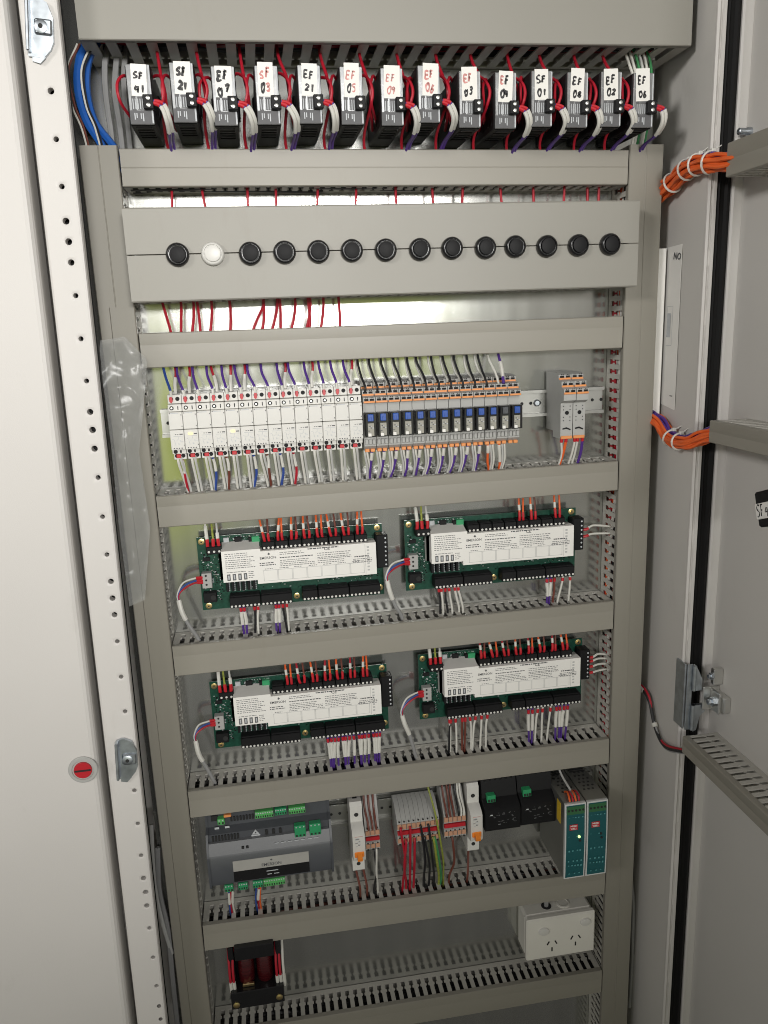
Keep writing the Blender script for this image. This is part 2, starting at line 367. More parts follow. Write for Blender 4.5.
def catch(cx, cz, sx, h, lean):
    c = MB(); c.M = Matrix.Translation((cx, YS-.0005, cz)) @ Matrix.Rotation(lean, 4, 'Y')
    w = sx
    poly = [(-w, -h), (w*.2, -h*1.02), (w*.75, -h*.72), (w, -h*.45), (w, h*.35), (w*.55, h*.85), (-w*.15, h), (-w*.5, h), (-w, h*.9)]
    c.prism(poly, 'y', -.004, 0); c.prism([(-w*.7, -h*.85), (-w*.7, -h*1.15), (-w*.1, -h*1.2), (w*.35, -h*.98)], 'y', -.0035, -.001)
    c.box(-w, -w*.72, -.013, -.003, -h*.9, h*.95, 0, .0008)
    c.box(-w*.45, w*.95, -.0066, -.003, -h*.26, h*.28, 0, .0016)
    o = c.build('latch_keeper', M_ZINC, rail)
    d = MB(); d.M = c.M; d.lathe((w*.1, -.006, 0), [(.0062, 0), (.0062, .0018), (.0045, .0025)], '-y', 18); d.disc((w*.1, -.0085, 0), .0022, .0004, '-y', 12, 1)
    d.build('screw', [M_ZINC, M_DARK], rail)
a = pt(41.5, 29, YS); catch(a.x, a.z, .0118, .0265, .10)
a = pt(127.5, 757, YS); catch(a.x, a.z, .0118, .0262, .06)
# left leaf, closed
leaf = thing('cabinet_door', 'closed cream left cabinet leaf with a red slotted lock', 'cabinet door', (-.5, -.13, ZO-.4))
lf = MB(); e = lambda z: -.2085-.0165*((z-ZO-.32)/(-1.21))
for z1, z0 in zip(zz, zz[1:]):
    prof = [(-.62, -.134), (-.007, -.134), (-.0035, -.1328), (-.001, -.130), (0, -.126), (0, -.098)]
    for (a0, b0), (a1, b1) in zip(prof, prof[1:]):
        x1 = e(z1); x0 = e(z0)
        lf.quad((x1+a0, b0, z1), (x1+a1, b1, z1), (x0+a1, b1, z0), (x0+a0, b0, z0))
lf.build('door_panel', M_PAINT, leaf)
lc = pt(83, 770, -.136)
lk = MB().lathe((lc.x, -.1345, lc.z), [(.0168, 0), (.0168, .0012), (.0158, .002), (.0128, .002), (.0122, .0008)], '-y', 32)
lock = lk.build('lock', mat('lock_ring_grey', (.42, .42, .40), .4), leaf)
MB().lathe((lc.x, -.1350, lc.z), [(.0103, 0), (.0103, .0022), (.0096, .0028)], '-y', 28).build('lock_core', M_RED, lock)
MB().box(lc.x-.0092, lc.x+.0092, -.1383, -.1372, lc.z-.0011, lc.z+.0011).build('key_slot', M_DARK, lock)
# right leaf, swung open square to the plate
door = thing('cabinet_door', 'right cabinet leaf standing open and seen from its inner face', 'cabinet door', (.575, -.12, ZO-.4))
MB().box(.5738, .577, -.80, -.1230, ZO-1.30, ZO+.62).build('door_panel', M_PAINT2, door)
MB().prism([(.5620, -.1195), (.5620, -.115), (.5795, -.115), (.5795, -.1225), (.5735, -.1225), (.5715, -.1215), (.5640, -.1215)], 'z', ZO-1.30, ZO+.62).build('door_lip', M_PAINT, door)
# bolt head near the first door duct and a few scuffs of bare metal
sc = MB()
for y, z in ((-.136, .188), (-.131, .200)):
    sc.lathe((.575, y, z+ZO), [(.0045, 0), (.0045, .006), (.0038, .008), (.0038, .016), (.003, .017)], '-x', 14)
sc.build('stud', M_ZINC, door)
# hinge
hg = thing('hinge', 'grey metal door hinge on the right frame flange', 'hinge', (.54, -.13, ZO-.49))
h = MB()
z0, z1 = ZO-.540, ZO-.447
h.box(.5285, .5308, -.1335, -.1105, z0, z1, 0, .0006)
h.box(.5310, .5385, -.1360, -.1338, z0-.001, z1+.0005, 0, .0006)
h.build('frame_leaf', M_ZINC, hg)
for zz0, zz1, sl in ((z0, z0+.036, -1), (z1-.036, z1-.001, 1)):
    h = MB()
    if sl > 0: h.prism([(.5386, zz0), (.5386, zz1), (.5405, zz1+.001), (.5500, zz1-.019), (.5500, zz0)], 'y', -.1400, -.1345)
    else: h.prism([(.5386, zz0), (.5386, zz1), (.5560, zz1), (.5560, zz1-.010), (.5490, zz1-.016), (.5450, zz0), (.5405, zz0-.002)], 'y', -.1400, -.1345)
    h.tube([(.5394, -.1385, zz0), (.5394, -.1385, zz1)], .0026, 12)
    h.build('knuckle', M_ZINC, hg)
h = MB(); h.box(.5500, .5735, -.1440, -.1415, z0+.030, z1-.030, 0, .001); h.box(.5600, .5640, -.1640, -.1442, z0+.032, z1-.032, 0, .0012); h.box(.5640, .5735, -.1700, -.1425, z0+.036, z1-.036, 0, .0012)
h.box(.5600, .5735, -.1500, -.1415, z1-.026, z1-.004, 0, .0012); h.build('door_leaf', M_ALU, hg)
h = MB(); h.lathe((.5600, -.1530, z0+.046), [(.0062, 0), (.0062, .004), (.0036, .004), (.0036, .009)], '-x', 6); h.build('nut', M_ZINC, hg)
h = MB(); h.lathe((.5600, -.1460, z1-.014), [(.0048, 0), (.0048, .003), (.003, .003), (.003, .006)], '-x', 6); h.build('nut', M_ZINC, hg)
# ------------------------------------------------------------------ slotted wiring ducts
def fingers(mb, frame, L, depth, pitch=.0125, back=.0085, hw=.0031):
    """one slotted side wall. frame(u, d, t) -> world; u along, d away from the plate, t through the wall"""
    th = .0016
    def blk(u0, u1, d0, d1):
        vs = [frame(u, d, t) for u in (u0, u1) for d in (d0, d1) for t in (0, th)]
        mb.add(vs, [(0, 1, 3, 2), (4, 6, 7, 5), (0, 4, 5, 1), (2, 3, 7, 6), (0, 2, 6, 4), (1, 5, 7, 3)])
    top = depth-.0065
    blk(0, L, .001, back); blk(0, L, top, depth-.0022)
    n = int(L/pitch); o = (L-n*pitch)/2
    nk = hw*.42; b1 = back+(top-back)*.27
    for i in range(n+1):
        c = o+i*pitch; lo = max(0, c-pitch/2); hi = min(L, c+pitch/2)
        if hi-lo < .002: continue
        # a finger between two slots, its edges pinched where the break-off notch is
        a = lo+(hw if lo > 0 else 0); b = hi-(hw if hi < L else 0)
        an = lo+(nk if lo > 0 else 0); bn = hi-(nk if hi < L else 0)
        poly = [(a, back), (a, b1), (an, b1+.001), (an, b1+.004), (a, b1+.005), (a, top), (b, top), (b, b1+.005), (bn, b1+.004), (bn, b1+.001), (b, b1), (b, back)]
        k = len(poly)
        vs = [frame(u, d, 0) for u, d in poly]+[frame(u, d, th) for u, d in poly]
        mb.add(vs, [tuple(range(k)), tuple(range(k, 2*k))]+[(j, (j+1) % k, k+(j+1) % k, k+j) for j in range(k)])
def cover_profile(h, d, groove=.66, gd=.0003):
    # lid: front skin with a fine groove and two lips that hook over the walls; (across, depth)
    g = h*groove
    return [(0, -d+.0085), (-.0006, -d+.0080), (-.0006, -d+.0012), (.0004, -d), (g-.0007, -d), (g-.0002, -d+gd), (g+.0002, -d+gd), (g+.0007, -d), (h-.0004, -d), (h+.0006, -d+.0012), (h+.0006, -d+.0080), (h, -d+.0085), (h-.0012, -d+.0085), (h-.0012, -d+.0018), (.0012, -d+.0018), (.0012, -d+.0085)]
def hduct(label, x0, x1, zl, zr, h, d, group='horizontal wiring ducts', lm=M_DUCT, groove=.66, pitch=.0125, gd=.0003, hw=.0031):
    """horizontal duct; zl, zr = height of its top edge at the left and right end"""
    t = thing('wiring_duct', label, 'wiring duct', (x0, 0, ZO+zl-h), group)
    L = x1-x0; rot = Matrix.Translation((x0, 0, ZO+zl-h)) @ Matrix.Rotation(-math.atan2(zr-zl, L), 4, 'Y')
    w = MB(); w.M = rot
    fingers(w, lambda u, dd, tt: (u, -dd, h-tt), L, d, pitch, hw=hw)
    fingers(w, lambda u, dd, tt: (u, -dd, tt), L, d, pitch, hw=hw)
    w.box(0, L, -.0012, -.0002, .0017, h-.0017)
    w.build('slotted_trough', M_WALLP, t)
    c = MB(); c.M = rot; c.prism([(b, a) for a, b in cover_profile(h, d, groove, gd)], 'x', .0005, L-.0005)
    c.build('cover', lm, t)
    return t, rot
def vduct(label, x0, x1, z0, z1, d, group='upright wiring ducts', lm=M_DUCTV, groove=.5):
    t = thing('wiring_duct', label, 'wiring duct', (x0, 0, ZO+z0), group)
    L = z1-z0; h = x1-x0
    w = MB()
    fingers(w, lambda u, dd, tt: (x0+tt, -dd, ZO+z0+u), L, d)
    fingers(w, lambda u, dd, tt: (x1-tt, -dd, ZO+z0+u), L, d)
    w.box(x0+.0017, x1-.0017, -.0012, -.0002, ZO+z0, ZO+z1); w.build('slotted_trough', M_WALLP, t)
    c = MB(); c.prism([(x0+a, b) for a, b in cover_profile(h, d, groove, -.0005)], 'z', ZO+z0, ZO+z1); c.build('cover', lm, t)
    return t
D = .05
XL, XR = -.1325, .4675
ROWS = [  # top edge left, right, height, label
 (.2013, .1975, .0385, 'long grey horizontal duct directly below the row of handwritten labels'),
 (.0025, .0012, .0388, 'grey horizontal duct between the push button box and the white relays'),
 (-.1912, -.1860, .0385, 'grey horizontal duct below the white and orange relays'),
 (-.3873, -.3828, .0402, 'grey horizontal duct between the upper and lower pairs of green boards'),
 (-.5960, -.5943, .0386, 'grey horizontal duct between the lower green boards and the breakers'),
 (-.8073, -.8150, .0400, 'grey horizontal duct below the breakers and above the white socket'),
 (-.9925, -.9960, .0400, 'lowest grey horizontal duct beneath the white socket and transformer')]
rots = []
for zl, zr, hh, lb in ROWS: rots.append(hduct(lb, XL+.0006, XR-.0012, zl, zr, hh, D, gd=.0005 if lb.startswith('long') else .00006, groove=.5 if lb.startswith('long') else .66)[1])
vduct('upright grey duct on the left, next to the perforated upright', -.1732, XL-.0012, -1.28, .205, D)
vduct('upright grey duct on the right, beside the papers and orange cables', XR+.0008, .5115, -1.28, .204, D)
# short lid clipped over the left upright below the button box
c = MB(); c.prism([(-.1605+a, b) for a, b in cover_profile(.0272, D+.0016, .5, 0)], 'z', ZO-1.27, ZO+.033)
tag(c.build('duct_cover', M_DUCTV), 'narrow grey lid strip clipped over the left upright duct below the button box', 'duct cover')
t, r0 = hduct('wide deep grey duct at the very top above the labelled relays', -.1545, .5205, .3975, .401, .1, .088, groove=.9, lm=M_BOXP, gd=0, pitch=.0205, hw=.0048)
# duct contents: bundled wires seen through the slots; extra black strands imitate shade inside
def bundle(label, p0, p1, cols, r=.0022, spread=(.010, .008), n=9, name='wire_bundle'):
    t = thing(name, label, 'wire bundle', tuple(p0), 'wires lying inside the ducts')
    p0 = Vector(p0); p1 = Vector(p1); ax = (p1-p0); U = Vector((0, 0, 1)) if abs(ax.x) > abs(ax.z) else Vector((1, 0, 0)); W = Vector((0, 1, 0))
    by = {}
    for i in range(n):
        a, b = rnd.uniform(-1, 1), rnd.uniform(-1, 1); P = []
        for k in range(9):
            P.append(p0+ax*(k/8)+U*(max(-1, min(1, a+rnd.uniform(-.35, .35)))*spread[0])+W*(max(-1, min(1, b+rnd.uniform(-.35, .35)))*spread[1]))
        by.setdefault(cols[i % len(cols)].name, (cols[i % len(cols)], MB()))[1].tube(smooth(P, 4), r, 6)
    for nm, (m, mb) in by.items(): mb.build('wire_strand', m, t)
bundle('red and orange wires inside the right upright duct behind its slots', V(.483, -.026, -.60), V(.483, -.026, .19), [M_WORG, M_WBLK, M_WRED, M_WWHT, M_WORG, M_WBRN], .0023, (.0115, .019), 36)
bundle('dark mixed wires inside the lower right upright duct', V(.483, -.026, -1.2), V(.483, -.026, -.61), [M_WBLK, M_WBLK, M_WBRN, M_WGRY], .0026, (.0115, .018), 22)
bundle('grey and black wires inside the left upright duct behind its slots', V(-.148, -.026, -1.2), V(-.148, -.026, .19), [M_WBLK, M_WGRY, M_WBLK, M_WRED, M_WBLK], .0026, (.0115, .018), 24)
INS = ('just below the labelled relays', 'above the white relays', 'below the white relays', 'between upper and lower boards', 'above the breakers', 'below the breakers', 'at the very bottom')
for i, (cols, what) in enumerate((([M_WBLK, M_WBLK, M_WRED], 'red and black'), ([M_WRED, M_WPUR, M_WBLK], 'red and purple'), ([M_WBLK, M_WPUR, M_WGRY], 'purple and grey'), ([M_WBLK, M_WORG, M_WGRY], 'black and orange'), ([M_WBLK, M_WGRY, M_WPUR], 'black and purple'), ([M_WBLK, M_WBRN, M_WGRY], 'black and brown'), ([M_WBLK], 'black'))):
    z = (ROWS[i][0]+ROWS[i][1])/2-ROWS[i][2]/2
    bundle(what+' wires inside the horizontal duct '+INS[i], V(XL+.006, -.024, z-.004), V(XR-.006, -.024, z-.004), cols+[M_WBLK, M_WBLK], .0033, (.0125, .017), 24)
bundle('dark wires lying inside the wide deep top duct', V(-.14, -.045, .325), V(.50, -.045, .325), [M_WBLK, M_WBLK, M_WRED, M_WBLK], .004, (.014, .032), 34)
# ------------------------------------------------------------------ push button box
t = thing('button_box', 'wide grey box with one white and thirteen black push buttons in a row', 'button box', (-.13, 0, ZO+.037))
w = MB(); L = .596
w.M = Matrix.Translation((-.1305, 0, ZO+.0370))
fingers(w, lambda u, dd, tt: (u, -dd, tt), L, .08); fingers(w, lambda u, dd, tt: (u, -dd, .098-tt), L, .08)
w.box(0, L, -.0012, -.0002, .0017, .0963); w.build('slotted_trough', M_WALLP, t)
c = MB(); c.M = w.M
c.prism([(b, a) for a, b in ((0, -.066), (-.0008, -.0665), (-.0008, -.0838), (.0006, -.085), (.0486, -.085), (.0490, -.0838), (.0490, -.083), (.0016, -.083), (.0016, -.066))], 'x', 0, L)
c.prism([(b, a) for a, b in ((.0496, -.083), (.0496, -.0838), (.0500, -.085), (.0968, -.085), (.0984, -.0838), (.0984, -.0665), (.0976, -.066), (.0962, -.066), (.0962, -.083))], 'x', 0, L)
c.build('front_panel', M_BOXP, t)
bx = [-76, -38, 3, 41, 79, 117, 156, 196, 234, 274, 310, 349, 388, 428]
BP = [(.0118, -.001), (.0126, .0002), (.0126, .0045), (.0116, .0066), (.0104, .0078), (.0098, .0078), (.0094, .0064), (.0060, .0060)]
for i, x in enumerate(bx):
    b = MB().lathe((x*MM, -.085, ZO+.0853+rnd.uniform(-.0005, .0005)), BP, '-y', 28)
    o = b.build('push_button', M_WHT if i == 1 else M_BLKG, t, ang=50)
    MB().lathe((x*MM, -.0932, ZO+.0853), [(.0086, 0), (.0084, .0008), (.0050, .0015)], '-y', 28).build('button_cap', M_WHT if i == 1 else M_BLK, o)
    if i == 1: o['label'] = 'the only white push button'
# ------------------------------------------------------------------ labelled current relays, top row
DX = [-110, -66, -24, 21, 66, 111, 155, 196, 242, 283, 325, 367, 407, 446]
DT = ['SF 41', 'SF 21', 'EF 07', 'SF 03', 'EF 21', 'EF 05', 'EF 09', 'EF 06', 'EF 03', 'EF 04', 'SF 01', 'EF 08', 'EF 02', 'EF 06']
DC = 'kkkm' + 'kmrrmmkkkk'
DZT = [.272, .274, .271, .272, .273, .272, .271, .274, .269, .268, .270, .269, .270, .269]
NOCTL = {5, 8}
def make_relay():
    t = thing('current_relay', 'x', 'current relay', (0, 0, ZO+.214), 'labelled current relays in the top row')
    b = LMB()
    b.box(-.0008, .0248, -.0965, -.0015, -.0005, .0575, 0, .0012)
    b.box(-.0035, .0275, -.045, -.030, .018, .042, 0, .002)
    for k in range(4): b.box(-.0012, .0252, -.088+k*.011, -.083+k*.011, .006, .016, 0, .0004)
    for k in range(5): b.box(.004, .0205, -.090+k*.011, -.084+k*.011, -.0014, .0002, 0, .0003)
    b.build('housing', M_BLK, t)
    f = LMB(); f.box(0, .024, -.0993, -.0966, 0, .057, 0, .0006)
    f.rect(.0030, .0075, .013, .027, -.09945, 1)
    for k in range(5): f.rect(.0040+k*.0024, .0050+k*.0024, .0145, .0245, -.0996, 2)
    for k in range(7):
        u = .0025+k*.0021; z = .003+((k*37) % 5)*.0008
        f.rect(u, u+.0011, z, z+.004+((k*53) % 7)*.0006, -.09945, 2 if k % 3 else 1)
    f.rect(.0222, .0238, .001, .056, -.09945, 2); f.rect(.0004, .0235, .0005, .0135, -.0994, 1); f.rect(.009, .0145, .014, .0265, -.0994, 1)
    f.build('face_plate', [M_FILM, M_PRN, M_PRL], t)
    k = LMB(); k.box(.0150, .0255, -.106, -.0996, .0135, .0272, 0, .0007); k.build('terminal', M_BLK, t)
    s = LMB()
    for z in (.0170, .0236): s.lathe((.0205, -.106, z), [(.0021, 0), (.0021, .0005), (.0015, .0008)], '-y', 12)
    s.build('terminal_screw', M_ALU, t)
    return t
def clear_label(o): pass
proto = None
for i, x in enumerate(DX):
    txt = DT[i]; pen = {'k': 'black', 'm': 'black and faded red', 'r': 'faded red'}[DC[i]]
    extra = {7: ' in faded red, eighth from left', 13: ' in black, rightmost of its row'}.get(i, '')
    lab = 'black current relay with white tag handwritten %s%s%s' % (txt, {'black': ' in black'}.get(pen, ' in '+pen) if not extra else '', extra)
    loc = (x*MM, 0, ZO+DZT[i]-.0575)
    if proto is None: proto = make_relay(); proto.location = loc; proto['label'] = lab; WORLD[proto.name] = Vector(loc); r = proto; root_copy = None
    else: r = dup(base, loc, lab)
    if i == 0:
        base = proto
    # the tag is unique to each relay, so it is added after the copying
    TAGS = globals().setdefault('TAGS', []); TAGS.append((r, i))
for r, i in TAGS:
    p = LMB(); h0 = .0295 if i in (0, 1, 2, 10) else .031
    up = .001+rnd.uniform(-.0006, .002); x0 = .0035+rnd.uniform(-.001, .001); w = rnd.uniform(.0155, .0175)
    p.M = Matrix.Translation((x0, 0, .0272)) @ Matrix.Rotation(rnd.uniform(-.055, .055), 4, 'Y')
    p.box(0, w, -.0998, -.0995, 0, h0+up, 0)
    a, b = DT[i].split(); c1 = 2 if DC[i] == 'r' else 1; c2 = {'k': 1, 'm': 1, 'r': 2}[DC[i]]
    pn = .0013 if i in (1, 2) else (.0007 if i in (5, 6) else .00095)
    ch = rnd.uniform(.0066, .0082); cw = rnd.uniform(.0042, .0052)
    if DC[i] == 'm':
        scrawl(p, a[0], .0018, .0175, cw, ch, -.09998, 2, pn); scrawl(p, a[1], .0018+cw*1.15, .0180, cw, ch, -.09998, 1 if i == 9 else 2, pn)
        scrawl(p, b[0], .0025, .0045, cw, ch, -.09998, 1, pn*1.2); scrawl(p, b[1], .0025+cw*1.15, .0055, cw, ch, -.09998, 2 if i < 6 else 1, pn)
    else:
        scrawl(p, a, .0020, .0170, cw, ch, -.09998, c1, pn)
        if i == 2: scrawl(p, '0', .0020, .0025, cw, ch*.8, -.09998, 1, pn); scrawl(p, '7', .0092, .0055, cw*.9, ch*.8, -.09998, 1, pn)
        else: scrawl(p, b, .0030, .0042, cw, ch, -.09998, c2, pn)
    p.build('paper_tag', [M_PAP, M_INK, M_INKR], r, flip=False)
GR = 'red current wires looped around the labelled relays'
for i, x in enumerate(DX):
    X = x*MM; zt = DZT[i]; q = DT[i]+{7: ' (eighth)', 13: ' (rightmost)'}.get(i, '')
    j = rnd.uniform(-.002, .002)
    # the feeder that drops from the top duct and passes behind the relay, left side
    if i > 0:
        wire('red wire from the top duct looping left of the relay tagged '+q, [V(X-.016+j, -.050, .318), V(X-.015+j, -.052, .296), V(X-.0110, -.072, .270), V(X-.0085, -.082, .250), V(X-.0070, -.074, .232), V(X-.002, -.040, .222)], .0018, M_WRED, GR)
    if i < 13:
        wire('red wire arching right of the relay tagged '+q, [V(X+.018, -.060, .263), V(X+.026, -.074, .269+j), V(X+.0335, -.088, .262), V(X+.0362, -.094, .248), V(X+.0325, -.088, .232), V(X+.030, -.050, .212), V(X+.034, -.038, .188)], .0017, M_WRED, GR)
    else:
        wire('red wire stub arching above the relay tagged '+q, [V(X-.020, -.050, .262), V(X-.012, -.062, .274), V(X-.004, -.062, .277), V(X+.004, -.05, .270)], .0017, M_WRED, GR)
    k1, k2 = rnd.uniform(-.002, .002), rnd.uniform(-.003, .003)
    wire('red wire arching left of the relay tagged '+q, [V(X+.005, -.062, .262), V(X-.0045, -.078, .267+k1), V(X-.0105+k1, -.089, .256), V(X-.0100+k1, -.088, .240+k2), V(X-.004, -.070, .230), V(X+.004, -.045, .222)], .0016, M_WRED, GR)
    if i not in NOCTL:
        twin('purple wire pair with white markers on the relay tagged '+q, [V(X+.0235, -.1035, zt-.0372), V(X+.0290, -.1035, zt-.0378), V(X+.0350, -.1035, zt-.0415), V(X+.0395+j, -.099, zt-.0525), V(X+.0400+j, -.082, zt-.0620), V(X+.038+j, -.057, zt-.0675), V(X+.037, -.041, zt-.079), V(X+.036, -.029, zt-.098)], .00155, M_WPUR, 'purple control wires on the labelled relays',
             (('ferrule', .01, .09, .0021, M_RED), ('marker_sleeve', .10, .38, .0022, M_WWHT)), .0036)
GS = 'red wires from the duct into the button box'
for k, px in enumerate((171, 204.5, 247, 275.6, 317, 355, 396.5, 433, 461.5, 501.5, 534, 563.7, 587, 598)):
    p = pt(px, 199, -.028); d = rnd.uniform(-.003, .003)
    wire('short red wire from the duct into the top of the button box, %s from left' % ORD[k+1], [V(p.x+d, -.028, .172), V(p.x+d*.5, -.028, .155), V(p.x-d, -.030, .118)], .0016, M_WRED, GS)
GS = 'red wires below the button box'
for k, (a, b) in enumerate(((162, 171), (180, 181), (193, 193), (197, 200), (211, 210), (229, 231), (262, 252), (263, 262), (277, 271), (279, 281), (294, 290), (308, 309), (323, 320), (338, 340), (309, 306))):
    p0 = pt(a, 304, -.03); p1 = pt(b, 334, -.03)
    wire('red wire hanging from the button box into the duct below, %s listed from left' % ORD[k+1] if False else 'red wire hanging below the button box, top end at %s place from left' % ORD[k+1], [Vector((p0.x, -.034, ZO+.050)), Vector((p0.x+.001, -.032, p0.z)), Vector(((p0.x+p1.x)/2+.0015, -.031, (p0.z+p1.z)/2)), p1, Vector((p1.x, -.028, p1.z-.02))], .0017, M_WRED, GS)
# ------------------------------------------------------------------ DIN rails
def din(label, x0, x1, z):
    d = MB(); z += ZO
    pr = [(-.0005, z-.0135), (-.0005, z-.0145), (-.0065, z-.0145), (-.0065, z-.0175), (-.0075, z-.0175), (-.0075, z-.0135), (-.0015, z-.0135), (-.0015, z+.0135), (-.0075, z+.0135), (-.0075, z+.0175), (-.0065, z+.0175), (-.0065, z+.0145), (-.0005, z+.0145)]
    d.prism(pr, 'x', x0, x1)
    t = thing('mounting_rail', label, 'mounting rail', ((x0+x1)/2, 0, z))
    d.build('rail', mat('dull_rail_steel', (.40, .40, .38), .38, .85, .08, 30), t)
    s = MB(); x = x0+.008
    while x < x1:
        s.lathe((x, -.0016, z), [(.0022, 0), (.0022, .0003)], '-y', 10, 1)
        x += .0125
    s.build('slot', [M_ZINC, M_DARK], t)
    s = MB()
    for u in (.06, .5, .84, .95): s.lathe((x0+(x1-x0)*u, -.0016, z), [(.0048, 0), (.0046, .0014), (.003, .0026)], '-y', 16)
    s.build('screw', M_ZINC, t)
din('metal mounting rail behind the white and orange relays', -.122, .463, -.1075)
din('metal mounting rail behind the breakers and terminals', -.11, .46, -.690)
# ------------------------------------------------------------------ white relay modules
def make_white():
    t = thing('relay_module', 'x', 'relay module', (0, 0, ZO), 'white relay modules on the upper rail')
    w = .0163; b = LMB()
    b.box(.0002, w, -.053, -.008, -.0795, -.069, 0, .0006)
    b.box(.0002, w, -.058, -.008, -.0885, -.0800, 0, .0006)
    b.box(.0002, w, -.062, -.008, -.1093, -.0888, 0, .0005)
    b.box(.0002, w, -.0625, -.008, -.1335, -.1099, 0, .0005)
    b.box(.0002, w, -.055, -.008, -.1395, -.1337, 0, .0005)
    b.box(.0010, w-.0004, -.050, -.008, -.147, -.1397, 0, .0005)
    b.build('housing', M_WHT, t)
    d = LMB()
    for x in (.0045, .0118): d.disc((x, -.0531, -.0740), .0025, .0003, '-y', 12, 0)
    d.disc((.0045, -.0581, -.0843), .0025, .0003, '-y', 12, 0); d.disc((.0045, -.0584, -.0843), .0012, .0003, '-y', 10, 1)
    d.rect(.0113, .0123, -.0866, -.0822, -.0583, 0)
    d.disc((.0040, -.0551, -.1366), .0025, .0003, '-y', 12, 0); d.rect(.0092, .0112, -.1382, -.1350, -.0553, 0)
    for x in (.0045, .0120): d.disc((x, -.0501, -.1425), .0025, .0003, '-y', 12, 0)
    d.build('terminal', [M_BLK, M_ALU], t)
    p = LMB(); y = -.0628
    p.rect(.0012, .0024, -.0906, -.0896, -.0623, 0); p.rect(.0030, .0118, -.0905, -.0897, -.0623, 1)
    for x in (.0062, .0087): p.rect(x, x+.0011, -.1155, -.1145, y, 0)
    p.rect(.0112, .0150, -.1156, -.1144, y, 0); p.rect(.0040, .0150, -.1175, -.1171, y, 1)
    r = random.Random(3)
    for k in range(14):
        x = .0022+r.random()*.011; z = -.1282+r.random()*.009
        p.rect(x, x+.0004+.0016*(k % 2), z, z+.0004+.0018*((k+1) % 2), y, 1)
    for k in range(4): p.rect(.0030+k*.0030, .0044+k*.0030, -.1322, -.1310, y, 0)
    p.rect(.0146, .0154, -.0930, -.0915, -.0623, 0); p.rect(.0146, .0154, -.1064, -.1050, -.0623, 0); p.rect(.0150, .0158, -.1290, -.1276, y, 0)
    p.build('printing', [M_PRN, M_PRL], t, flip=False)
    f = LMB(); f.prism([(.0024, -.0765), (.0030, -.0715), (.0060, -.0715), (.0064, -.0765), (.0045, -.0790)], 'y', -.0552, -.0532); f.build('upper_ferrule', M_RED, t)
    f = LMB(); f.box(.0042, .0098, -.0530, -.0502, -.1448, -.1402, 0, .0005); f.build('lower_ferrule', M_RED, t)
    return t
WX0 = -.1066; WP = .01650
base = None
wr = []
for i in range(14):
    lb = 'white relay module on the upper rail, %s of fourteen from the left' % ORD[i+1]
    if i in (1, 4): lb = 'white relay module with a lit yellow lamp, %s of fourteen from the left' % ORD[i+1]
    loc = (WX0+i*WP, 0, ZO)
    if base is None:
        base = make_white(); base.location = loc; base['label'] = lb; WORLD[base.name] = Vector(loc); wr.append(base)
    else: wr.append(dup(base, loc, lb))
for i in (1, 4):
    LMB().box(.0052, .0100, -.0632, -.0626, -.1160, -.1135, 0, .0003).build('indicator_lamp', M_LEDY, wr[i])
GT = 'wires into the top of the white relay modules'; GB = 'wires below the white relay modules'
REDTOP = {0: 1, 1: 1, 3: 1, 4: 1, 5: 1, 8: 1, 10: 1, 13: -1}
for i in range(14):
    x = WX0+i*WP; j = rnd.uniform(-.0025, .0025)
    n = ORD[i+1]+' from left'
    wire('purple wire dropping into the white relay module %s' % n, [V(x-.002+j-.003*(i == 0), -.030, -.030), V(x-.001+j, -.040, -.048), V(x+.0035+j*.3, -.052, -.064), V(x+.0045, -.0535, -.075)], .0016, M_WPUR if i else M_WDBL, GT, (('marker_sleeve', .80, .93, .0019, M_WWHT),))
    if i in REDTOP:
        s = rnd.choice((-1, 1))
        wire('red wire with white marker into the white relay module %s' % n, [V(x+.006-.004*s, -.026, -.030), V(x+.0075-.003*s, -.030, -.045), V(x+.008, -.032, -.058), V(x+.0085, -.034, -.072)], .0016, M_WRED, GT, (('marker_sleeve', .48, .95, .0021, M_WWHT),))
    j = rnd.uniform(-.003, .003)
    a = x+.0072
    twin('pale wire pair below the white relay module %s' % n, [V(a, -.050, -.1435), V(a+.0004, -.049, -.152), V(a+.002+j*.5, -.040, -.170), V(a+.0035+j, -.032, -.188), V(a+.004+j, -.028, -.205)], .00165, (M_WWHT, M_WLGR), GB, (), .0038)
    if i in (0, 8): pass
    if i in (0, 2, 5, 7, 8, 3, 6):
        m, nm = {0: (M_WRED, 'red'), 2: (M_WDBL, 'blue'), 5: (M_WDBL, 'blue'), 7: (M_WDBL, 'blue'), 8: (M_WRED, 'red'), 3: (M_WBRN, 'brown'), 6: (M_WBRN, 'brown')}[i]
        dx = .0035 if i in (0,) else .0068
        wire('%s wire with white sleeve below the white relay module %s' % (nm, n), [V(a+dx-.002, -.047, -.144), V(a+dx, -.045, -.155), V(a+dx+.0008, -.040, -.172), V(a+dx-.001+j, -.032, -.190), V(a+dx-.001+j, -.028, -.205)], .0016, m, GB, (('marker_sleeve', .08, .34, .0019, M_WWHT),))
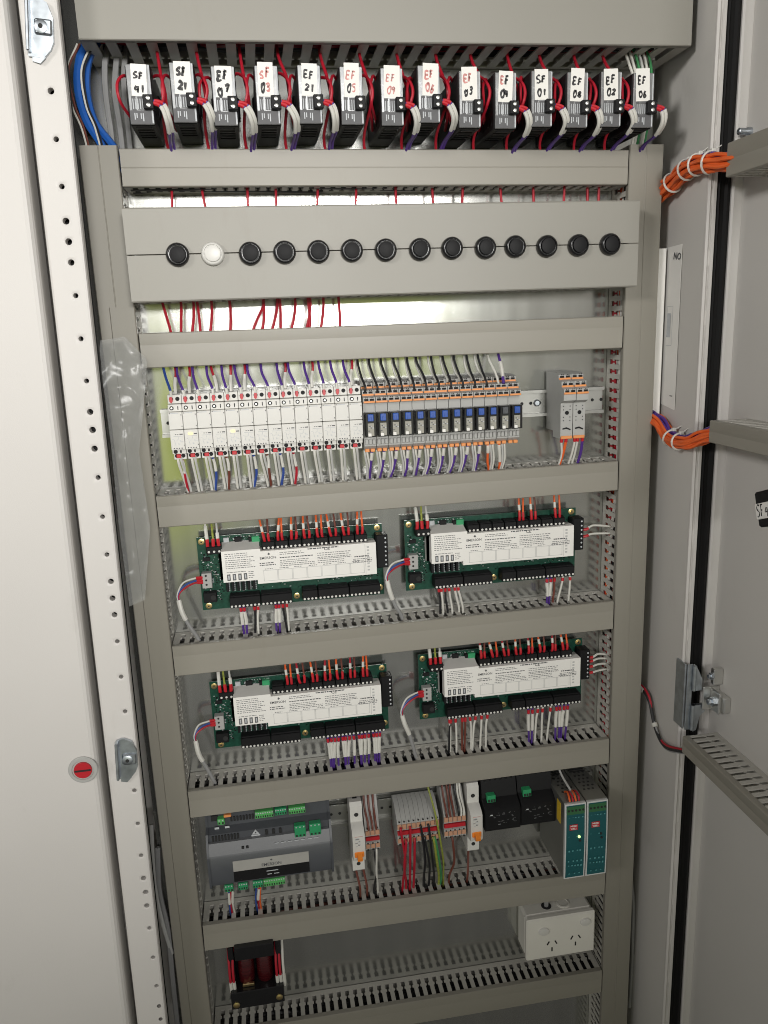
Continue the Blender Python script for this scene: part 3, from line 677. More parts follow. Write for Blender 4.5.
# ------------------------------------------------------------------ orange-grey relays
def make_orange(n_lever=True):
    t = thing('interface_relay', 'x', 'interface relay', (0, 0, ZO), 'grey and orange interface relays on the upper rail')
    w = .0151; b = LMB()
    b.prism([(-.008, -.152), (-.044, -.152), (-.052, -.1475), (-.056, -.144), (-.056, -.0905), (-.062, -.0905), (-.062, -.0835), (-.0525, -.0815), (-.0525, -.0755), (-.041, -.0735), (-.041, -.0675), (-.030, -.0655), (-.008, -.0655)], 'x', .0002, w-.0001)
    b.build('socket', M_LGREY, t)
    o = LMB()
    for y, z in ((-.041, -.0735), (-.0525, -.0815), (-.062, -.0895)): o.box(.0004, w-.0003, y-.0016, y+.004, z-.0006, z+.0018, 0, .0005)
    for k in range(2): o.box(.0012+k*.0069, .0066+k*.0069, -.0545, -.050, -.1518, -.1478, 0, .0006)
    o.build('release_lever', M_ORG, t)
    h = LMB()
    for y, z in ((-.0418, -.0700), (-.0533, -.0778), (-.0628, -.0860)):
        for k in range(2):
            c = .0040+k*.0069
            h.box(c-.0025, c+.0025, y-.0002, y+.0012, z-.0014, z+.0010, 0, .0003)
            h.box(c-.0014, c-.0005, y-.0002, y+.001, z+.0018, z+.0027); h.box(c+.0008, c+.0017, y-.0002, y+.001, z+.0018, z+.0027)
    h.build('terminal', M_BLK, t)
    r = LMB(); r.box(.0008, w-.0007, -.0700, -.056, -.1310, -.1015, 0, .0007); r.build('relay_body', M_BLKG, t)
    l = LMB(); l.box(.0036, .0108, -.0722, -.070, -.1115, -.1028, 0, .0007); l.box(.0058, .0080, -.0728, -.0722, -.1112, -.1060, 0, .0004); l.build('push_flag', M_BLUE, t)
    p = LMB(); p.box(.0034, .0110, -.0706, -.0699, -.1295, -.1140, 0)
    rr = random.Random(5)
    for k in range(9):
        x = .0034+rr.random()*.0055; z = -.1300+rr.random()*.013; p.rect(x, x+.0008+rr.random()*.0016, z, z+.0012, -.0707, 1+(k % 2))
    p.rect(.0036, .0075, -.1300, -.1262, -.0708, 3)
    p.build('rating_label', [mat('relay_label_grey', (.33, .32, .27), .5), M_PRN, M_PRL, M_PAP], t, flip=False)
    c = LMB()
    for k in range(3): c.box(.0012+k*.0046, .0050+k*.0046, -.0585, -.0555, -.1420, -.1350, 0, .0006)
    c.build('clip', M_LGREY, t)
    return t
OX0 = .1258; OP = .01548
base = None; orl = []
for i in range(13):
    lb = 'orange and grey interface relay with blue flag, %s of thirteen from the left' % ORD[i+1]
    if i == 11: lb = 'orange and grey interface relay with a black flag instead of blue'
    loc = (OX0+i*OP, 0, ZO)
    if base is None:
        base = make_orange(); base.location = loc; base['label'] = lb; WORLD[base.name] = Vector(loc); orl.append(base)
    else: orl.append(dup(base, loc, lb))
for ch in orl[11].children:
    if ch.name.startswith('push_flag'): ch.data = ch.data.copy(); ch.data.materials[0] = M_DGREY
GT = 'wires into the top of the orange interface relays'; GB = 'wires below the orange interface relays'
for i in range(11):
    x = OX0+i*OP+.004; j = rnd.uniform(-.002, .002); n = ORD[i+1]+' from left'
    wire('black wire curving into the orange interface relay %s' % n, [V(x-.006+j, -.030, -.030), V(x-.0055+j, -.034, -.045), V(x-.002, -.044, -.060), V(x, -.0535, -.071), V(x, -.0533, -.078)], .0014, M_WBLK, GT)
    wire('white wire curving into the orange interface relay %s' % n, [V(x-.0078+j, -.027, -.030), V(x-.0072+j, -.028, -.045), V(x-.0045, -.034, -.058), V(x-.0015, -.0418, -.066), V(x-.0012, -.042, -.0705)], .0014, M_WWHT, GT)
x = OX0+11*OP
wire('white wire leaning into the socket of the black flagged relay', [V(x-.006, -.030, -.030), V(x-.003, -.034, -.046), V(x+.002, -.046, -.062), V(x+.004, -.0535, -.0755)], .0014, M_WWHT, GT)
wire('purple wire with white markers into the socket of the black flagged relay', [V(x+.008, -.030, -.030), V(x+.009, -.034, -.040), V(x+.011, -.044, -.056), V(x+.0105, -.0535, -.0755)], .0017, M_WPUR, GT, (('marker_sleeve', .42, .82, .0024, M_WWHT), ('ferrule', .85, .99, .002, M_WPUR)))
for i in range(12):
    x = OX0+i*OP+.0042; j = rnd.uniform(-.003, .003); n = ORD[i+1]+' from left'
    if i < 10:
        wire('purple wire with white marker below the orange interface relay %s' % n, [V(x+.0052, -.051, -.150), V(x+.0052, -.0505, -.158), V(x+.004+j*.4, -.042, -.175), V(x+.002+j, -.034, -.190), V(x+.001+j, -.028, -.205)], .0016, M_WPUR, GB, (('marker_sleeve', .05, .22, .0022, M_WWHT),))
    else:
        wire('orange wire with white marker below the orange interface relay %s' % n, [V(x+.001, -.051, -.150), V(x+.0015, -.0505, -.158), V(x+.004, -.042, -.175), V(x+.005+j, -.034, -.190), V(x+.005+j, -.028, -.205)], .0016, M_WORG, GB, (('marker_sleeve', .05, .22 if i == 10 else .48, .0022, M_WWHT),))
    d = -.0022 if i < 10 else .0062
    twin('pale wire pair below the orange interface relay %s' % n, [V(x+d, -.050, -.149), V(x+d+.001, -.049, -.158), V(x+d+.0035+j*.4, -.042, -.174), V(x+d+.002+j, -.034, -.190), V(x+d+.001+j, -.028, -.205)], .0014, (M_WLGR, M_WWHT), GB, (), .003)
# two empty sockets on the right of the rail
def make_socket():
    t = thing('relay_socket', 'x', 'relay socket', (0, 0, ZO), 'two grey relay sockets at the right end of the rail')
    w = .0166; b = LMB()
    b.prism([(-.006, -.142), (-.030, -.142), (-.030, -.150), (-.053, -.150), (-.056, -.147), (-.056, -.104), (-.066, -.100), (-.066, -.0855), (-.058, -.0832), (-.058, -.0765), (-.048, -.0742), (-.048, -.0685), (-.040, -.0660), (-.004, -.0660)], 'x', .0002, w-.0003)
    b.build('socket', M_LGREY, t)
    o = LMB()
    for y, z in ((-.048, -.0742), (-.058, -.0832), (-.066, -.0915)): o.box(.0004, w-.0005, y-.0014, y+.004, z-.0006, z+.0020, 0, .0005)
    o.box(.0008, w-.0007, -.0578, -.053, -.1502, -.1462, 0, .0006)
    o.build('release_lever', M_ORG, t)
    h = LMB()
    for y, z in ((-.0486, -.0708), (-.0586, -.0797), (-.0666, -.0880)):
        for k in range(2):
            c = .0046+k*.0078
            h.box(c-.0026, c+.0026, y-.0002, y+.001, z-.0014, z+.0011, 0, .0003); h.box(c-.0014, c-.0005, y-.0002, y+.001, z+.0020, z+.0029); h.box(c+.0009, c+.0018, y-.0002, y+.001, z+.002, z+.0029)
    h.disc((.0086, -.0561, -.1165), .0026, .0004, '-y', 14)
    for x in (.004, .0128):
        for z in (-.108, -.1125, -.122, -.1265): h.disc((x, -.0561, z), .0007, .0003, '-y', 8)
    h.prism([(.003, -.1362), (.003, -.1380), (.008, -.1372), (.0135, -.1392), (.0142, -.1378), (.0085, -.1350)], 'y', -.0566, -.056)
    h.build('terminal', M_BLK, t)
    return t
base = make_socket(); base.location = (.3815, 0, ZO); base['label'] = 'left of the two grey relay sockets without a relay, beside the duct'
dup(base, (.3815+.0170, 0, ZO), 'right of the two grey relay sockets without a relay, nearest the duct')
GB = 'wires below the two grey relay sockets'
for k, (dx, m, nm, e) in enumerate(((.0035, M_WWHT, 'left white', .002), (.0095, M_WORG, 'orange', -.002), (.0215, M_WWHT, 'middle white', .000), (.0262, M_WWHT, 'right white', .000), (.0325, M_WPUR, 'purple', .0015))):
    x = .3815+dx*.95
    wire('%s wire hanging below the grey relay sockets' % nm, [V(x, -.0545, -.149), V(x+.0003, -.053, -.156), V(x+e+.001, -.045, -.172), V(x+e, -.036, -.188), V(x+e, -.028, -.205)], .0019 if k in (1, 4) else .0015, m, GB, (('ferrule', .0, .09, .0021, M_RED),))
# ------------------------------------------------------------------ green controller boards
def make_board():
    t = thing('controller_board', 'x', 'controller board', (0, 0, ZO), 'green controller boards with white covers')
    W, H = .241, .0985
    b = LMB(); b.prism([(0, -.0015), (0, -.012), (.001, -.012), (.001, -.004), (H+.008, -.004), (H+.008, -.012), (H+.009, -.012), (H+.009, -.0015)] and [(-.0015, -.002), (-.012, -.002), (-.012, -.001), (-.004, -.001), (-.004, H-.013), (-.012, H-.013), (-.012, H-.012), (-.0015, H-.012)], 'x', .004, W-.004)
    b.build('carrier_tray', M_ALU, t)
    p = LMB(); p.box(0, W, -.0186, -.0168, 0, H, 0); p.build('circuit_board', M_PCB, t)
    y = -.0188; c = LMB(); r = random.Random(11)
    def comp(x0, x1, z0, z1, hgt, m): c.box(x0, x1, y-hgt, y+.0002, z0, z1, m, .0003)
    for k in range(330):                                   # solder joints, resistors and chips
        zone = r.random()
        if zone < .45: x, z = r.uniform(.003, .030), r.uniform(.012, .078)
        elif zone < .7: x, z = r.uniform(.036, .080), r.uniform(.089, .096)
        elif zone < .9: x, z = r.uniform(.030, .225), r.uniform(.020, .037)
        else: x, z = r.uniform(.215, .236), r.uniform(.02, .09)
        w, h = r.uniform(.0008, .0026), r.uniform(.0006, .0016)
        comp(x, x+w, z, z+h, r.uniform(.0004, .0014), r.choice((0, 0, 1, 1, 2)))
    comp(.006, .015, .067, .072, .003, 0); comp(.048, .057, .089, .096, .004, 0); comp(.034, .041, .090, .096, .003, 1); comp(.066, .071, .089, .095, .006, 0)
    comp(.070, .080, .088, .096, .007, 3)
    for k in range(6):                                     # resistor columns under the cover's notch
        x = .033+k*.0068; comp(x, x+.0030, .0265, .0395, .0135, 0)
        for q in range(5): comp(x+.0034, x+.0048, .0270+q*.0026, .0283+q*.0026, .0125, 1)
    comp(.140, .150, .030, .034, .002, 2); comp(.196, .228, .0335, .0385, .003, 0)
    tag(c.build('component', [M_BLK, M_PRL, M_ALU, M_DGRN], t, split=False), kind='stuff')
    g = LMB(); g.box(.003, .0155, -.030, y, .033, .053, 0, .0006)
    for k in range(3): g.disc((.0085, -.030, .038+k*.006), .0014, .0004, '-y', 10, 1)
    g.build('network_terminal', [M_LGREY, M_DARK], t)
    k = LMB(); k.box(.003, .020, -.0295, y, .013, .0265, 0, .0008); k.disc((.0155, -.0295, .0195), .0034, .0004, '-y', 14, 1); k.build('power_jack', [M_BLK, M_DARK], t)
    s = LMB()                                              # white cover with printed label
    yf = -.0435
    poly = [(.031, .043), (.031, .084), (.080, .084), (.080, .0805), (.2285, .0805), (.2285, .0375), (.074, .0375), (.074, .043)]
    s.prism(poly, 'y', yf, -.030); s.prism([(.031, -.030), (.027, -.020), (.027, -.030)], 'z', .043, .084)
    s.prism([(-.0434, .0841), (-.0205, .0905), (-.0205, .0800), (-.0434, .0800)], 'x', .0312, .079, 6)
    s.box(.027, .2285, -.030, -.0205, .043, .080, 1)
    yl = yf-.0002; q = random.Random(21)
    def lines(x0, x1, z0, n, dz, m=5, hh=.0009):
        for i in range(n):
            x = x0; end = x0+(x1-x0)*q.uniform(.72, 1)
            while x < end:
                w = q.uniform(.0012, .0042); s.rect(x, min(x+w, end), z0-i*dz, z0-i*dz+hh, yl, m); x += w+.0009
    lines(.035, .072, .0795, 3, .0026); lines(.035, .073, .0712, 5, .0026)
    for i, x in enumerate((.036, .043, .050, .057)): s.rect(x, x+.0042, .0450, .0535, yl, 3); s.rect(x+.0012, x+.0030, .0465, .0520, yl-.0001, 2)
    lines(.036, .060, .0555, 1, .002); lines(.063, .071, .0545, 4, .0026)
    lines(.104, .140, .0765, 2, .0024); lines(.104, .148, .0695, 1, .0024, 3, .0013); lines(.104, .150, .0660, 4, .0024)
    lines(.140, .185, .0780, 1, .0024, 3, .0016); lines(.152, .200, .0715, 3, .0028); lines(.152, .196, .0640, 3, .0026)
    lines(.078, .100, .0640, 2, .0028, 3, .0012)
    lines(.200, .222, .0625, 1, .002, 3, .0016); lines(.198, .224, .0595, 3, .0022)
    x = .082
    for i in range(7):                                     # the row of blank boxes along the foot of the label
        s.rect(x, x+.0005, .0405, .0550, yl, 4); s.rect(x+.0175, x+.0180, .0405, .0550, yl, 4); s.rect(x, x+.018, .0545, .0550, yl, 4); s.rect(x, x+.018, .0405, .0409, yl, 4); lines(x+.002, x+.014, .0562, 1, .002); x += .0187
    s.rect(.2140, .2144, .0385, .079, yl, 4)
    for i in range(8): s.rect(.2165, .2195, .043+i*.0044, .0453+i*.0044, yl, 4)
    vs, fs = lettering('EMERSON', .0047, .0890, yl-.0001, .0712, 0, .00005); s.add(vs, fs, 3)
    s.prism([(.0885, .0762), (.0902, .0782), (.0919, .0762), (.0902, .0748)], 'y', yl-.0003, yl, 3)
    vs, fs = lettering('CE', .0062, .1645, yl-.0001, .0772, 0, .0001); s.add(vs, fs, 3)
    s.build('cover', [M_PAP, M_WHT, M_PRL, M_PRN, mat('label_rule', (.52, .52, .51), .6), mat('label_small_print', (.20, .20, .205), .6), mat('cover_slope_grey', (.60, .59, .56), .5)], t, split=False)
    def strip(x0, x1, z0, z1, n, dz):
        a = LMB(); a.box(x0, x1, -.037, y, z0, z1, 0, .0007); a.box(x0+.0004, x1-.0004, -.034, -.0190, z0+.004, z1+.0015, 0, .0007)
        p = (x1-x0)/n; ts = LMB()
        for i in range(n):
            ts.disc((x0+p*(i+.5), -.0371, dz), .0015, .0005, '-y', 10)
            a.box(x0+p*(i+.5)-.0013, x0+p*(i+.5)+.0013, -.0332, -.0290, z0-.0001, z0+.0005, 1)
        ts.build('terminal_screw', M_WHT, a.build('terminal_strip', [M_BLK, M_DARK], t))
    for i in range(8):
        x = .0825+i*.01715; strip(x, x+.0162, .0800, .0905, 3, .0828)
    strip(.0125, .0320, .0795, .0895, 3, .0832)
    strip(.036, .0755, .0055, .0195, 8, .0078); strip(.0763, .1165, .0055, .0195, 8, .0078)
    strip(.130, .1500, .0070, .0205, 4, .0093); strip(.1508, .1915, .0070, .0205, 8, .0093); strip(.1923, .2335, .0070, .0205, 8, .0093)
    a = LMB(); a.box(.2305, .2455, -.037, y, .043, .088, 0, .0008); a.box(.2300, .2340, -.034, y, .044, .087, 0, .0006)
    for i in range(7): a.disc((.2422, -.0371, .0475+i*.0060), .0012, .0005, '-y', 10, 1)
    a.build('side_terminal', [M_BLK, M_PRL], t)
    s = LMB()
    for x, z in ((.006, .0925), (.008, .0055), (.1232, .0085), (.2345, .0935), (.2355, .0100)):
        s.lathe((x, -.0188, z), [(.0042, 0), (.0042, .0009), (.0030, .0012)], '-y', 18); s.lathe((x, -.0198, z), [(.0024, 0), (.0022, .0014)], '-y', 6, 1); s.disc((x, -.0212, z), .0011, .0003, '-y', 8, 2)
    s.build('mounting_screw', [M_BRASS, M_BRASS, M_DARK], t)
    return t
BO = [(-.0918, -.3525), (.1795, -.3510), (-.0930, -.5535), (.1932, -.5450)]
BL = ['green controller board with orange wires on all eight top terminals, upper left', 'green controller board with mostly empty top terminals and two white side wires', 'green controller board with many white marked purple wires below it, lower left', 'green controller board with four white side wires and white wires below, lower right']
BN = ['upper left', 'upper right', 'lower left', 'lower right']
base = None
for i, (x, z) in enumerate(BO):
    loc = (x, 0, ZO+z)
    if base is None: base = make_board(); base.location = loc; base['label'] = BL[0]; WORLD[base.name] = Vector(loc)
    else: dup(base, loc, BL[i])
def B(i, u, y, v): return Vector((BO[i][0]+u*MM, y, ZO+BO[i][1]+v*MM))
ROWTOP = [ROWS[2][0]-.0385, ROWS[2][1]-.0385, ROWS[3][0]-.0402, ROWS[3][1]-.0402]   # underside of the duct above
ROWBOT = [ROWS[3][0], ROWS[3][1], ROWS[4][0], ROWS[4][1]]                           # top of the duct below
TOPW = [range(8), [4, 5, 7], range(1, 8), range(8)]
for i in range(4):
    nm = BN[i]; GT = 'orange and brown wires above the green boards'
    top = ROWTOP[i]+ZO; bot = ROWBOT[i]+ZO
    for k in TOPW[i]:
        x = 82.5+k*17.15; j = rnd.uniform(-8, 3)
        P = lambda u, e: [Vector((BO[i][0]+(u+e)*MM, -.026, top+.012)), Vector((BO[i][0]+(u+e*.7)*MM, -.030, top-.004)), B(i, u+e*.2, -.034, 97), B(i, u, -.033, 90)]
        col = ('dark red' if i > 1 else 'orange')
        wire('%s wire with white marker on top terminal %s of the %s board' % (col, ORD[k+1], nm), P(x+4.0, j), .0014, M_WORG if (i < 2 or k % 2) else M_WRED, GT, (('marker_sleeve', .55, .70, .00185, M_WWHT), ('ferrule', .74, 1, .0019, M_RED)))
        wire('brown wire on top terminal %s of the %s board' % (ORD[k+1], nm), P(x+9.5, j*.4+rnd.uniform(-1, 2)), .0013, (M_WBRN, M_WORG, M_WBRN)[k % 3], GT, (('ferrule', .76, 1, .0018, M_RED),))
    GT = 'supply wires at the top left corner of the green boards'
    for u, m, nn in ((14.5, M_WWHT, 'white'), (21.5, M_WYEL, 'green and yellow'), (28.5, M_WLGR, 'pale grey')):
        bits = [('ferrule', .78, 1, .0023, M_RED)]
        if m is not M_WYEL: bits.append(('marker_sleeve', .42 if m is M_WWHT else .62, .78, .0024, M_WWHT))
        wire('%s supply wire at the top left corner of the %s board' % (nn, nm), [Vector((BO[i][0]+(u-2)*MM, -.026, top+.012)), Vector((BO[i][0]+(u-1)*MM, -.029, top-.004)), B(i, u, -.033, 98), B(i, u, -.033, 89)], .0014, m, GT, bits)
    # network cable on the left
    t = thing('network_cable', 'grey network cable with white sleeve left of the %s board' % nm, 'cable', tuple(B(i, 0, -.03, 40)), 'grey network cables beside the green boards')
    e = [0, -2, 4, -2][i]; hi = [0, 0, 3, -3][i]
    K = [B(i, -27+e, -.040, 24+hi), B(i, -24+e, -.043, 8), B(i, -17+e, -.040, -12), Vector((BO[i][0]-(9-e)*MM, -.034, bot+.004)), Vector((BO[i][0]-(4-e)*MM, -.028, bot-.016))]
    KQ = smooth(K)
    MB().tube(KQ, .0025, 9).build('cable_jacket', M_WGRY, t); MB().tube(seg(KQ, 0, .34), .0032, 9).build('sleeve', M_WWHT, t)
    for q, (m, dv) in enumerate(((M_WWHT, 2.5), (M_WDBL, 0), (M_WRED, -2.0))):
        P = smooth([B(i, 4, -.029, 44+dv*1.6), B(i, -6, -.032, 45+dv*1.4), B(i, -19+e*.6-dv*.5, -.036, 41+hi*.5+dv*1.5), B(i, -27+e-dv*.4, -.039, 31+hi), B(i, -27+e, -.040, 20+hi)])
        MB().tube(P, .0012, 7).build('core', m, t); MB().tube(seg(P, 0, .16), .0019, 7).build('ferrule', M_RED, t)
def down(i, u, m, what, sleeve=0, e=0, ord_=''):
    bot = ROWBOT[i]+ZO
    P = [B(i, u, -.0315, 7), B(i, u+e*.2, -.0315, -2), B(i, u+e*.6, -.031, -14), Vector((BO[i][0]+(u+e)*MM, -.029, bot+.002)), Vector((BO[i][0]+(u+e)*MM, -.026, bot-.018))]
    bits = [('ferrule', .06, .14, .0020, M_RED)]
    if sleeve: bits.append(('marker_sleeve', .15, sleeve, .0024, M_WWHT))
    wire('%s below the %s board%s' % (what, BN[i], ord_), P, .0015, m, 'wires below the green boards', bits)
down(0, 49, M_WPUR, 'left purple wire with white sleeve', .45, 2, ', first pair'); down(0, 54, M_WPUR, 'right purple wire with white sleeve', .45, 1, ', first pair')
down(0, 67, M_WBLK, 'left black wire', 0, -1); down(0, 71.5, M_WWHT, 'left white wire', 0, -2)
down(0, 94, M_WPUR, 'left purple wire with white sleeve', .48, 0, ', second pair'); down(0, 99, M_WPUR, 'right purple wire with white sleeve', .48, -2, ', second pair')
down(0, 104, M_WBLK, 'right black wire', 0, 2); down(0, 109, M_WWHT, 'right white wire', 0, 1)
for k, (u, m, nn, s, e) in enumerate(((43, M_WBLK, 'black wire', 0, 2), (45.5, M_WWHT, 'first white wire', 0, 3), (51, M_WBLK, 'second black wire', 0, 3), (56, M_WWHT, 'second white wire', 0, 5), (64.5, M_WWHT, 'third white wire', 0, 6), (69, M_WWHT, 'fourth white wire', 0, 7), (196, M_WPUR, 'left purple wire with white sleeve', .5, 1), (201, M_WPUR, 'right purple wire with white sleeve', .5, -1), (207, M_WBRN, 'brown wire', 0, -1), (219, M_WWHT, 'fifth white wire', 0, -7), (229, M_WWHT, 'last white wire', 0, 0))):
    down(1, u, m, nn, s, e)
for k in range(15):
    u = 153.2+k*5.1+(2 if k > 7 else 0)
    down(2, u, M_WPUR, 'purple wire with white sleeve', .52, rnd.uniform(-3, 3) if k % 2 else (2.5 if k % 4 == 0 else -2.5), ', %s from left' % ORD[k+1])
for k, (u, m, nn, s, e) in enumerate(((40, M_WWHT, 'first white wire', 0, 1), (49, M_WWHT, 'second white wire', 0, 1), (58, M_WBRN, 'left brown wire', 0, 1), (63, M_WBRN, 'right brown wire', 0, -1), (69, M_WWHT, 'third white wire', 0, 3), (79, M_WWHT, 'fourth white wire', 0, -5), (87, M_WWHT, 'fifth white wire', 0, -2), (96, M_WWHT, 'sixth white wire', 0, -3), (42, M_WBLK, 'black wire', 0, -3),
        (156, M_WPUR, 'first purple wire with white sleeve', .5, 2), (162, M_WPUR, 'second purple wire with white sleeve', .5, 0), (171, M_WWHT, 'seventh white wire', 0, -4), (178, M_WWHT, 'eighth white wire', 0, -1), (190, M_WWHT, 'ninth white wire', 0, -4), (198, M_WPUR, 'third purple wire with white sleeve', .5, 1), (204, M_WPUR, 'fourth purple wire with white sleeve', .5, 0), (210, M_WPUR, 'fifth purple wire with white sleeve', .5, -2), (216, M_WPUR, 'last purple wire with white sleeve', .5, -2))):
    down(3, u, m, nn, s, e)
for i, vs_, in ((1, (70, 60)), (3, (73, 67, 59, 50))):
    for k, v in enumerate(vs_):
        e = XR-BO[i][0]
        wire('white side wire from the %s board into the right duct, %s from top' % (BN[i], ORD[k+1]), [B(i, 244, -.031, v), B(i, 252, -.032, v+1), B(i, 262, -.030, v+4-k), Vector((XR+.004, -.026, ZO+BO[i][1]+(v-1)*MM)), Vector((XR+.012, -.024, ZO+BO[i][1]+(v-5)*MM))], .0015, M_WWHT, 'white side wires of the green boards', (('ferrule', 0, .18, .0021, M_RED),))
# ------------------------------------------------------------------ dark grey main controller
t = thing('main_controller', 'large dark grey controller box with green terminals at lower left', 'controller', (-.115, 0, ZO-.745))
x0, x1, z0 = -.1145, .0565, ZO-.7500
b = MB(); b.prism([(-.008, z0+.002), (-.045, z0+.002), (-.058, z0+.012), (-.0605, z0+.020), (-.0605, z0+.055), (-.0575, z0+.060), (-.048, z0+.062), (-.048, z0+.084), (-.036, z0+.088), (-.036, z0+.118), (-.008, z0+.118)], 'x', x0+.003, x1-.003); b.build('housing', M_DGREY, t)
b = MB()
for xa, xb in ((x0, x0+.003), (x1-.003, x1)):
    b.prism([(-.008, z0), (-.048, z0), (-.060, z0+.010), (-.0625, z0+.020), (-.0625, z0+.058), (-.058, z0+.064), (-.0500, z0+.086), (-.038, z0+.090), (-.038, z0+.120), (-.008, z0+.120)], 'x', xa, xb)
b.build('end_cheek', M_DGREY, t)
b = MB(); b.prism([(-.0482, z0+.0625), (-.0602, z0+.0590), (-.0582, z0+.0640), (-.0535, z0+.0740), (-.0482, z0+.0742)], 'x', x0+.0032, x1-.0032); b.build('terminal_apron', M_MGREY, t)
v = MB()
for k in range(9): v.box(x0+.008+k*.0042, x0+.0105+k*.0042, -.0500, -.0470, z0+.0745, z0+.0825, 0, .0003)
for k in range(8): v.box(x0+.034+k*.0042, x0+.0365+k*.0042, -.0378, -.0355, z0+.094, z0+.101, 0, .0003)
for k in range(2): v.box(x0+.047+k*.006, x0+.0505+k*.006, -.0592, -.0550, z0+.0640, z0+.0672, 0, .0003)
for k in range(3): v.box(x0+.080+k*.0095, x0+.0835+k*.0095, -.0505, -.047, z0+.075, z0+.082, 0, .0004)
v.box(x0+.008, x0+.018, -.0382, -.035, z0+.098, z0+.106, 0, .0005)
v.build('vent_slot', M_DARK, t)
v = MB(); v.prism([(x0+.062, z0+.0775), (x0+.072, z0+.0775), (x0+.067, z0+.0845)], 'y', -.0492, -.048); v.prism([(x0+.0655, z0+.079), (x0+.0685, z0+.079), (x0+.067, z0+.0812)], 'y', -.0496, -.0492, 1); v.box(x0+.061, x0+.073, -.0490, -.048, z0+.0745, z0+.0765)
for k in range(7): v.rect(x0+.092+k*.009, x0+.098+k*.009, z0+.0655, z0+.0668, -.0588)
v.rect(x0+.012, x0+.018, z0+.087, z0+.090, -.0410); v.rect(x0+.026, x0+.032, z0+.087, z0+.090, -.0410)
v.build('printing', [M_PRL, M_DARK], t)
v = MB(); v.box(x0+.0335, x0+.137, -.0612, -.0604, z0+.0320, z0+.0480); v.build('name_plate', mat('silver_name_plate', (.50, .49, .46), .4, .3), t)
v = MB(); v.box(x0+.0335, x0+.137, -.0612, -.0604, z0+.0160, z0+.0318); v.build('black_plate', M_BLKG, t)
v = MB(); vs, fs = lettering('EMERSON', .0062, x0+.0855, -.0614, z0+.0365, 0, .0001); v.add(vs, fs); v.prism([(x0+.0838, z0+.0432), (x0+.0855, z0+.0450), (x0+.0872, z0+.0432), (x0+.0855, z0+.0420)], 'y', -.0615, -.0612)
for xx, w in ((.078, .016), (.079, .006), (.088, .007)): v.rect(x0+xx, x0+xx+w, z0+(.0255 if w > .01 else .0205), z0+(.0268 if w > .01 else .0218), -.0614, 1)
v.build('name_lettering', [M_PRN, M_PRL], t, flip=False)
def green_term(xa, xb, za, zb, y0, y1, n, m=M_GRN):
    g = MB(); g.box(xa, xb, y0, y1, za, zb, 0, .0006); p = (xb-xa)/n
    for k in range(n):
        g.box(xa+p*(k+.25), xa+p*(k+.75), y0-.0003, y0+.0006, za+.0015, za+.0042, 1); g.disc((xa+p*(k+.5), y0, zb-.002), .0010, .0004, '-y', 8, 2)
    g.build('green_terminal', [m, M_DARK, M_PRL], t)
green_term(x0+.017, x0+.0265, z0+.0955, z0+.1045, -.045, -.036, 2)
green_term(x0+.068, x0+.093, z0+.0985, z0+.1085, -.046, -.036, 8); green_term(x0+.095, x0+.111, z0+.0995, z0+.1095, -.046, -.036, 5, M_DGRN); green_term(x0+.114, x0+.137, z0+.0985, z0+.1085, -.046, -.036, 7)
green_term(x0+.1200, x0+.1355, z0+.0680, z0+.0860, -.056, -.047, 3, M_DGRN); green_term(x0+.1405, x0+.1565, z0+.0680, z0+.0860, -.056, -.047, 3, M_DGRN)
green_term(x0+.018, x0+.030, z0-.009, z0+.002, -.048, -.038, 3, M_DGRN); green_term(x0+.037, x0+.050, z0-.009, z0+.002, -.048, -.038, 4, M_DGRN); green_term(x0+.057, x0+.071, z0-.009, z0+.002, -.048, -.038, 4, M_DGRN); green_term(x0+.072, x0+.102, z0-.009, z0+.002, -.048, -.038, 9)
MB().box(x0+.026, x0+.036, -.046, -.036, z0+.1065, z0+.110, 0, .0006).build('orange_tab', M_ORG, t)
for k, (u, m, nn) in enumerate(((.0225, M_WDBL, 'left blue'), (.0250, M_WRED, 'left red'), (.0275, M_WWHT, 'left white'), (.0600, M_WDBL, 'right blue'), (.0635, M_WRED, 'right red'), (.0665, M_WORG, 'right orange'))):
    wire('%s wire below the dark grey main controller' % nn, [Vector((x0+u, -.044, z0-.003)), Vector((x0+u+.0005, -.043, z0-.014)), Vector((x0+u-.001, -.038, z0-.034)), Vector((x0+u-.001, -.028, z0-.062)), Vector((x0+u, -.026, z0-.075))], .0012, m, 'wires below the main controller', (('marker_sleeve', .15, .45, .0021, M_WWHT),) if k in (0, 2, 4) else ())
